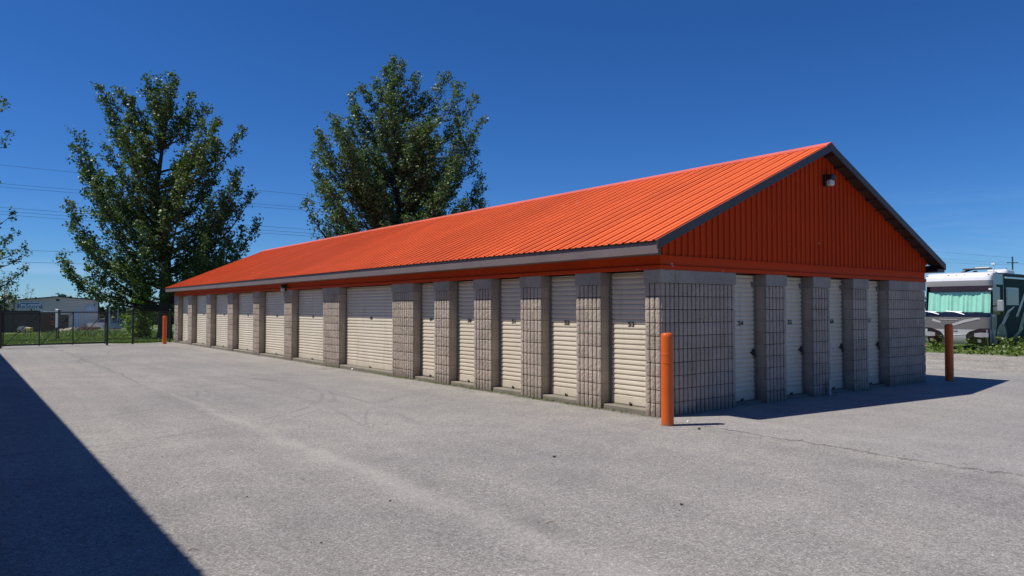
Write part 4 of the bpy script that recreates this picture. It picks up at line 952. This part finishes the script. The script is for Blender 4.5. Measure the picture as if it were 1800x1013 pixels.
# minivan
def wheel_parts(par, x, y, r, w=.2):
    e = empty('wheel', (0, 0, 0), None, None); e.parent = par; e.location = (x, y, r)
    m = MB(); m.loft([[(q * cos(2 * pi * i / 18), yy, q * sin(2 * pi * i / 18)) for i in range(18)] for q, yy in ((r * .65, -w / 2), (r * .95, -w / 2), (r, -w * .3), (r, w * .3), (r * .95, w / 2), (r * .65, w / 2))], True, True, True); fixn(m.build('tyre', 'rv_black', e))
    m = MB(); m.loft([[(q * cos(2 * pi * i / 14), yy, q * sin(2 * pi * i / 14)) for i in range(14)] for q, yy in ((r * .62, -w / 2 - .01), (r * .5, -w / 2 + .02), (.02, -w / 2 - .015))], True, False, True); fixn(m.build('rim', 'rv_silver', e))
def car(px, D, label, profile, glass, L, mat, wheels, wd=1.85, rot=0., name='parked_car', cat='car', r=.34):
    C = thing(name, px, D, label, cat, 'vehicles parked by the street', rot=rot)
    m = MB(); pts = profile; rings = []
    for y, s_, dz in ((0, .97, 0), (.08, 1, 0), (wd - .08, 1, 0), (wd, .97, 0)): rings.append([(x, y, z) for x, z in [(x * s_, z) for x, z in pts]])
    for i, rg_ in enumerate(rings):          # cabin leans in
        inn = lambda z, y: y + (.16 * max(0, z - .95) / .6) * (1 if y < wd / 2 else -1)
        rings[i] = [(x, inn(z, y), z) for x, y, z in rg_]
    m.loft(rings, True, True, True); autosmooth(m.build('body', mat, C), 50)
    for g in glass:
        m = MB(); m.prism([(x, .0 + .16 * max(0, z - .95) / .6 - .012, z) for x, z in g], (0, .02, 0)); fixn(m.build('window', 'darkglass', C))
    for x in wheels:
        wheel_parts(C, x, .12, r); wheel_parts(C, x, wd - .12, r)
    for x in (pts[0][0] * .96,):
        m = MB(); m.box((x - .03, .12, .62), (x + .04, .42, .76), .02); m.build('headlight', 'rv_chrome', C)
    return C
car(209, 108, 'blue grey minivan parked on the street behind the fence', [(-2.35, .25), (2.3, .25), (2.38, .6), (2.35, .98), (2.15, 1.5), (1.9, 1.66), (.6, 1.74), (-.4, 1.66), (-1.2, 1.08), (-2.1, .92), (-2.38, .6)],
    [[(-1.05, 1.06), (-.45, 1.56), (.1, 1.6), (.1, 1.06)], [(.18, 1.06), (.18, 1.61), (1.1, 1.6), (1.1, 1.06)], [(1.18, 1.06), (1.18, 1.6), (1.85, 1.52), (2.1, 1.1)]], 4.7, 'carbody', (-1.5, 1.45), name='minivan', cat='minivan')
TR = car(181, 112, 'white pickup truck with gear on its bed, left of the minivan', [(-2.5, .35), (2.6, .35), (2.62, .95), (.7, .98), (.55, 1.7), (-.5, 1.72), (-1.0, 1.12), (-2.4, 1.0)],
    [[(-.85, 1.1), (-.42, 1.62), (.4, 1.6), (.5, 1.1)]], 5, 'pickup', (-1.6, 1.6), name='pickup_truck', cat='pickup truck', r=.38)
M['clutter'] = paint('mixed_yard_goods', (.16, .13, .11), .9, .5, 2)
# goods outside the shop: boulders and pallets
def boulder(px, D, r, mat, label, cat='boulder', group='pale boulders in front of the shop', name='boulder'):
    e = local(px, D); rg3 = random.Random(int(px * 7)); m = MB(e); rings = []
    for i in range(7):
        th = pi * i / 12; rr = cos(th - .0) ; rings.append([(e.x + r * cos(th) * cos(2 * pi * j / 10) * rg3.uniform(.8, 1.15), e.y + r * cos(th) * sin(2 * pi * j / 10) * rg3.uniform(.8, 1.15), e.z - .05 + r * .95 * sin(th) * rg3.uniform(.85, 1.1)) for j in range(10)])
    m.loft(rings, True, True, True); o = m.build(name, mat); tag(o, label, cat, group); return o
boulder(119, 100, .42, 'rock', 'pale boulder just right of the white post sign'); boulder(124, 100, .5, 'rock', 'largest pale tan boulder in front of the dark shop bay')
boulder(109, 101, .36, 'rock', 'small pale boulder touching the white post sign'); boulder(114, 102, .30, 'clutter', 'dull brown boulder between the two pale ones')
boulder(134, 101, .62, 'clutter', 'dark heap under a sheet below the white shop door', 'heap', None, 'covered_heap'); boulder(140, 102, .5, 'clutter', 'smaller dark covered heap right of the bigger one', 'heap', None, 'covered_heap')
# shrubs by the shop
def shrub(px, D, w, h, mat, label, seed, n=500, leaf=.1):
    e = local(px, D); S_ = empty('shrub', e, label, 'shrub', 'shrubs in front of the shop'); rg4 = random.Random(seed); m = MB(e); st = MB(e)
    for i in range(7): a = rg4.uniform(0, 6.28); st.tube([e, e + Vector((w * .3 * cos(a), w * .3 * sin(a), h * .7))], [.03, .008], 4)
    for i in range(n): a = rg4.uniform(0, 6.28); r = w / 2 * sqrt(rg4.random()); z = h * rg4.random() * sqrt(max(.05, 1 - (2 * r / w) ** 2)); leaf_cloud(m, (e.x + r * cos(a), e.y + r * sin(a), e.z + z), .1, 1, leaf, rg4)
    st.build('stems', 'bark', S_); m.build('foliage', mat, S_)
M['rust_leaf'] = leafmat('rust_leaf', (.08, .035, .025), (.14, .06, .045), (.2, .1, .07))
shrub(150, 100, 1.2, .85, 'rust_leaf', 'reddish brown shrub in front of the faded oval sign', 1); shrub(164, 100, 1.3, .6, 'rust_leaf', 'low brown shrub left of the parked vehicles', 2)
shrub(251, 72, .9, .9, 'bush', 'green shrub on the verge under the grey street sign', 3, 300)
# wheelbarrow-like mower and yellow cart by the board fence
MW = thing('lawn_tractor', 48, 80, 'small pale blue covered lawn tractor against the board fence', 'lawn tractor'); k = 80 / F
m = MB(); m.loft([[(x, -.9 + y, z) for x, z in ((-.48 * s_, .2), (-.5 * s_, .5), (-.3 * s_, .75 * (.9 + .1 * s_)), (.2 * s_, .72 * (.9 + .1 * s_)), (.5 * s_, .5), (.5 * s_, .2))] for y, s_ in ((0, .9), (.1, 1), (.6, 1), (.7, .9))], True, True, True); fixn(m.build('hood', 'rv_sidegrey', MW))
for x in (-.3, .32): wheel_parts(MW, x, -.85, .2, .14)
YC = thing('garden_cart', 60, 80, 'small yellow cart beside the pale lawn tractor', 'cart')
m = MB(); m.box((-.26, -.9, .15), (.26, -.4, .62), .05); m.build('tub', 'yellow', YC)
for y in (-.93, -.37): wheel_parts(YC, 0, y, .15, .06)
m = MB(); m.tube([(-.26, -.65, .3), (-.55, -.65, .5)], .02, 6); m.build('handle', 'black', YC)
# grey flat sign on the verge
GS = thing('road_sign', 246, 95, 'plain grey rectangular sign on two low posts beyond the street verge', 'sign'); k = 95 / F; zz = lambda py: zat(py, 95) - GS.location.z
m = MB(); m.box((-6.5 * k, 0, zz(564)), (6.5 * k, .08, zz(555)), .01); m.build('sign_board', 'shop', GS)
for x in (-4.5, 4.5): m = MB(); m.box((x * k - .05, .09, 0), (x * k + .05, .17, zz(556))); m.build('post', 'black', GS)
# poles
def pole(px, D, top, r, mat, label, name='light_pole', cat='light pole', arm=None, group='poles by the street', extra=None):
    e = local(px, D); T = empty(name, e, label, cat, group); h = zat(top, D) - e.z; m = MB(e); m.tube([e, e + Vector((0, 0, h))], [r, r * .7], 8); m.build('pole', mat, T)
    if arm: m = MB(e); q = e + Vector((0, 0, h - arm[1])); m.tube([q - RT * arm[0], q + RT * arm[0]], .07, 6); m.build('crossarm', mat, T)
    if extra == 'lamp':
        m = MB(e); q = e + Vector((0, 0, h)); m.box((q.x - .35, q.y - .2, q.z), (q.x + .35, q.y + .2, q.z + .15), .04); m.build('lamp_head', mat, T)
    if extra == 'base':
        m = MB(e); m.lathe((e.x, e.y, e.z), [(.55, 0), (.5, .9), (.22, 1.6)], 10); m.build('base', 'concrete_wall', T)
    return T
pole(192.5, 90, 517, .11, 'galv', 'pale thick pole between the shop and the minivan', extra='lamp'); pole(203.5, 118, 488, .10, 'navy', 'dark slim pole above the minivan whose top hides in the leaves', extra='lamp'); pole(208, 120, 512, .09, 'galv', 'pale slim pole with a wide base just right of the dark one', extra='base')
pole(136.5, 170, 503, .07, 'navy', 'thin antenna mast rising behind the shop roof', 'antenna_mast', 'mast', (.3, .4)); pole(170.5, 170, 514, .06, 'navy', 'short thin mast behind the right end of the shop roof', 'antenna_mast', 'mast', (.2, .3))
UP = pole(1781, 130, 451, .17, 'bark', 'wooden utility pole with a crossarm above the motorhome roof', 'utility_pole', 'utility pole', (1.0, 1.1), group='utility poles carrying the wires')
pole(1769.5, 128, 470, .05, 'galv', 'thin short mast left of the utility pole above the motorhome', 'antenna_mast', 'mast', (.12, .2))
# power lines
def wire(a, c, r, label, sag=1., name='power_line', group='overhead wires'):
    m = MB(a); n = 16; m.tube([lerp(Vector(a), Vector(c), i / n) - Vector((0, 0, sag * 4 * (i / n) * (1 - i / n))) for i in range(n + 1)], r, 4)
    tag(m.build(name, 'wire', org=a), label, 'power line', group)
DW = 105.
lines = [(287, .098, 'highest'), (320, .078, 'second highest'), (326, .076, 'third highest, just under the second'), (362, .071, 'fourth from the top'), (368.5, .0715, 'fifth, close under the fourth'), (374.5, .07, 'sixth, lowest of the close trio'), (436, .036, 'second lowest'), (457, .03, 'lowest')]
for y0, s_, w_ in lines:
    xa, xb = -330, 960
    a = at(xa, DW); a.z = zat(y0 + s_ * xa, DW); c = at(xb, DW); c.z = zat(y0 + s_ * xb, DW)
    wire(a, c, .021, 'thin overhead wire crossing the sky at left, the ' + w_, .25)
for px in (-330, 960):
    e = at(px, DW); e.z = gz(e.x, e.y); T = empty('transmission_pole', e, 'tall wooden transmission pole outside the picture at left' if px < 0 else 'tall wooden transmission pole hidden behind the orange roof', 'utility pole', 'utility poles carrying the wires')
    m = MB(e); top = zat(287 + .098 * px, DW); m.tube([e, (e.x, e.y, top)], [.2, .13], 8); m.build('pole', 'bark', T)
for y0, y1, w_ in ((438, 453, 'upper'), (450, 463, 'middle'), (457, 466, 'lower')):
    a = at(1640, 160); a.z = zat(y0, 160); c = at(1781, 130); c.z = zat(y1, 130) ; a2 = lerp(c, a, 2.2)
    wire(a2, c, .016, 'faint overhead wire reaching the utility pole above the motorhome, ' + w_ + ' one', .4)
c = at(1781, 130); c.z = zat(463, 130); a = at(2100, 120); a.z = zat(475, 120); wire(c, a, .016, 'faint overhead wire leaving the utility pole to the right edge', .3)
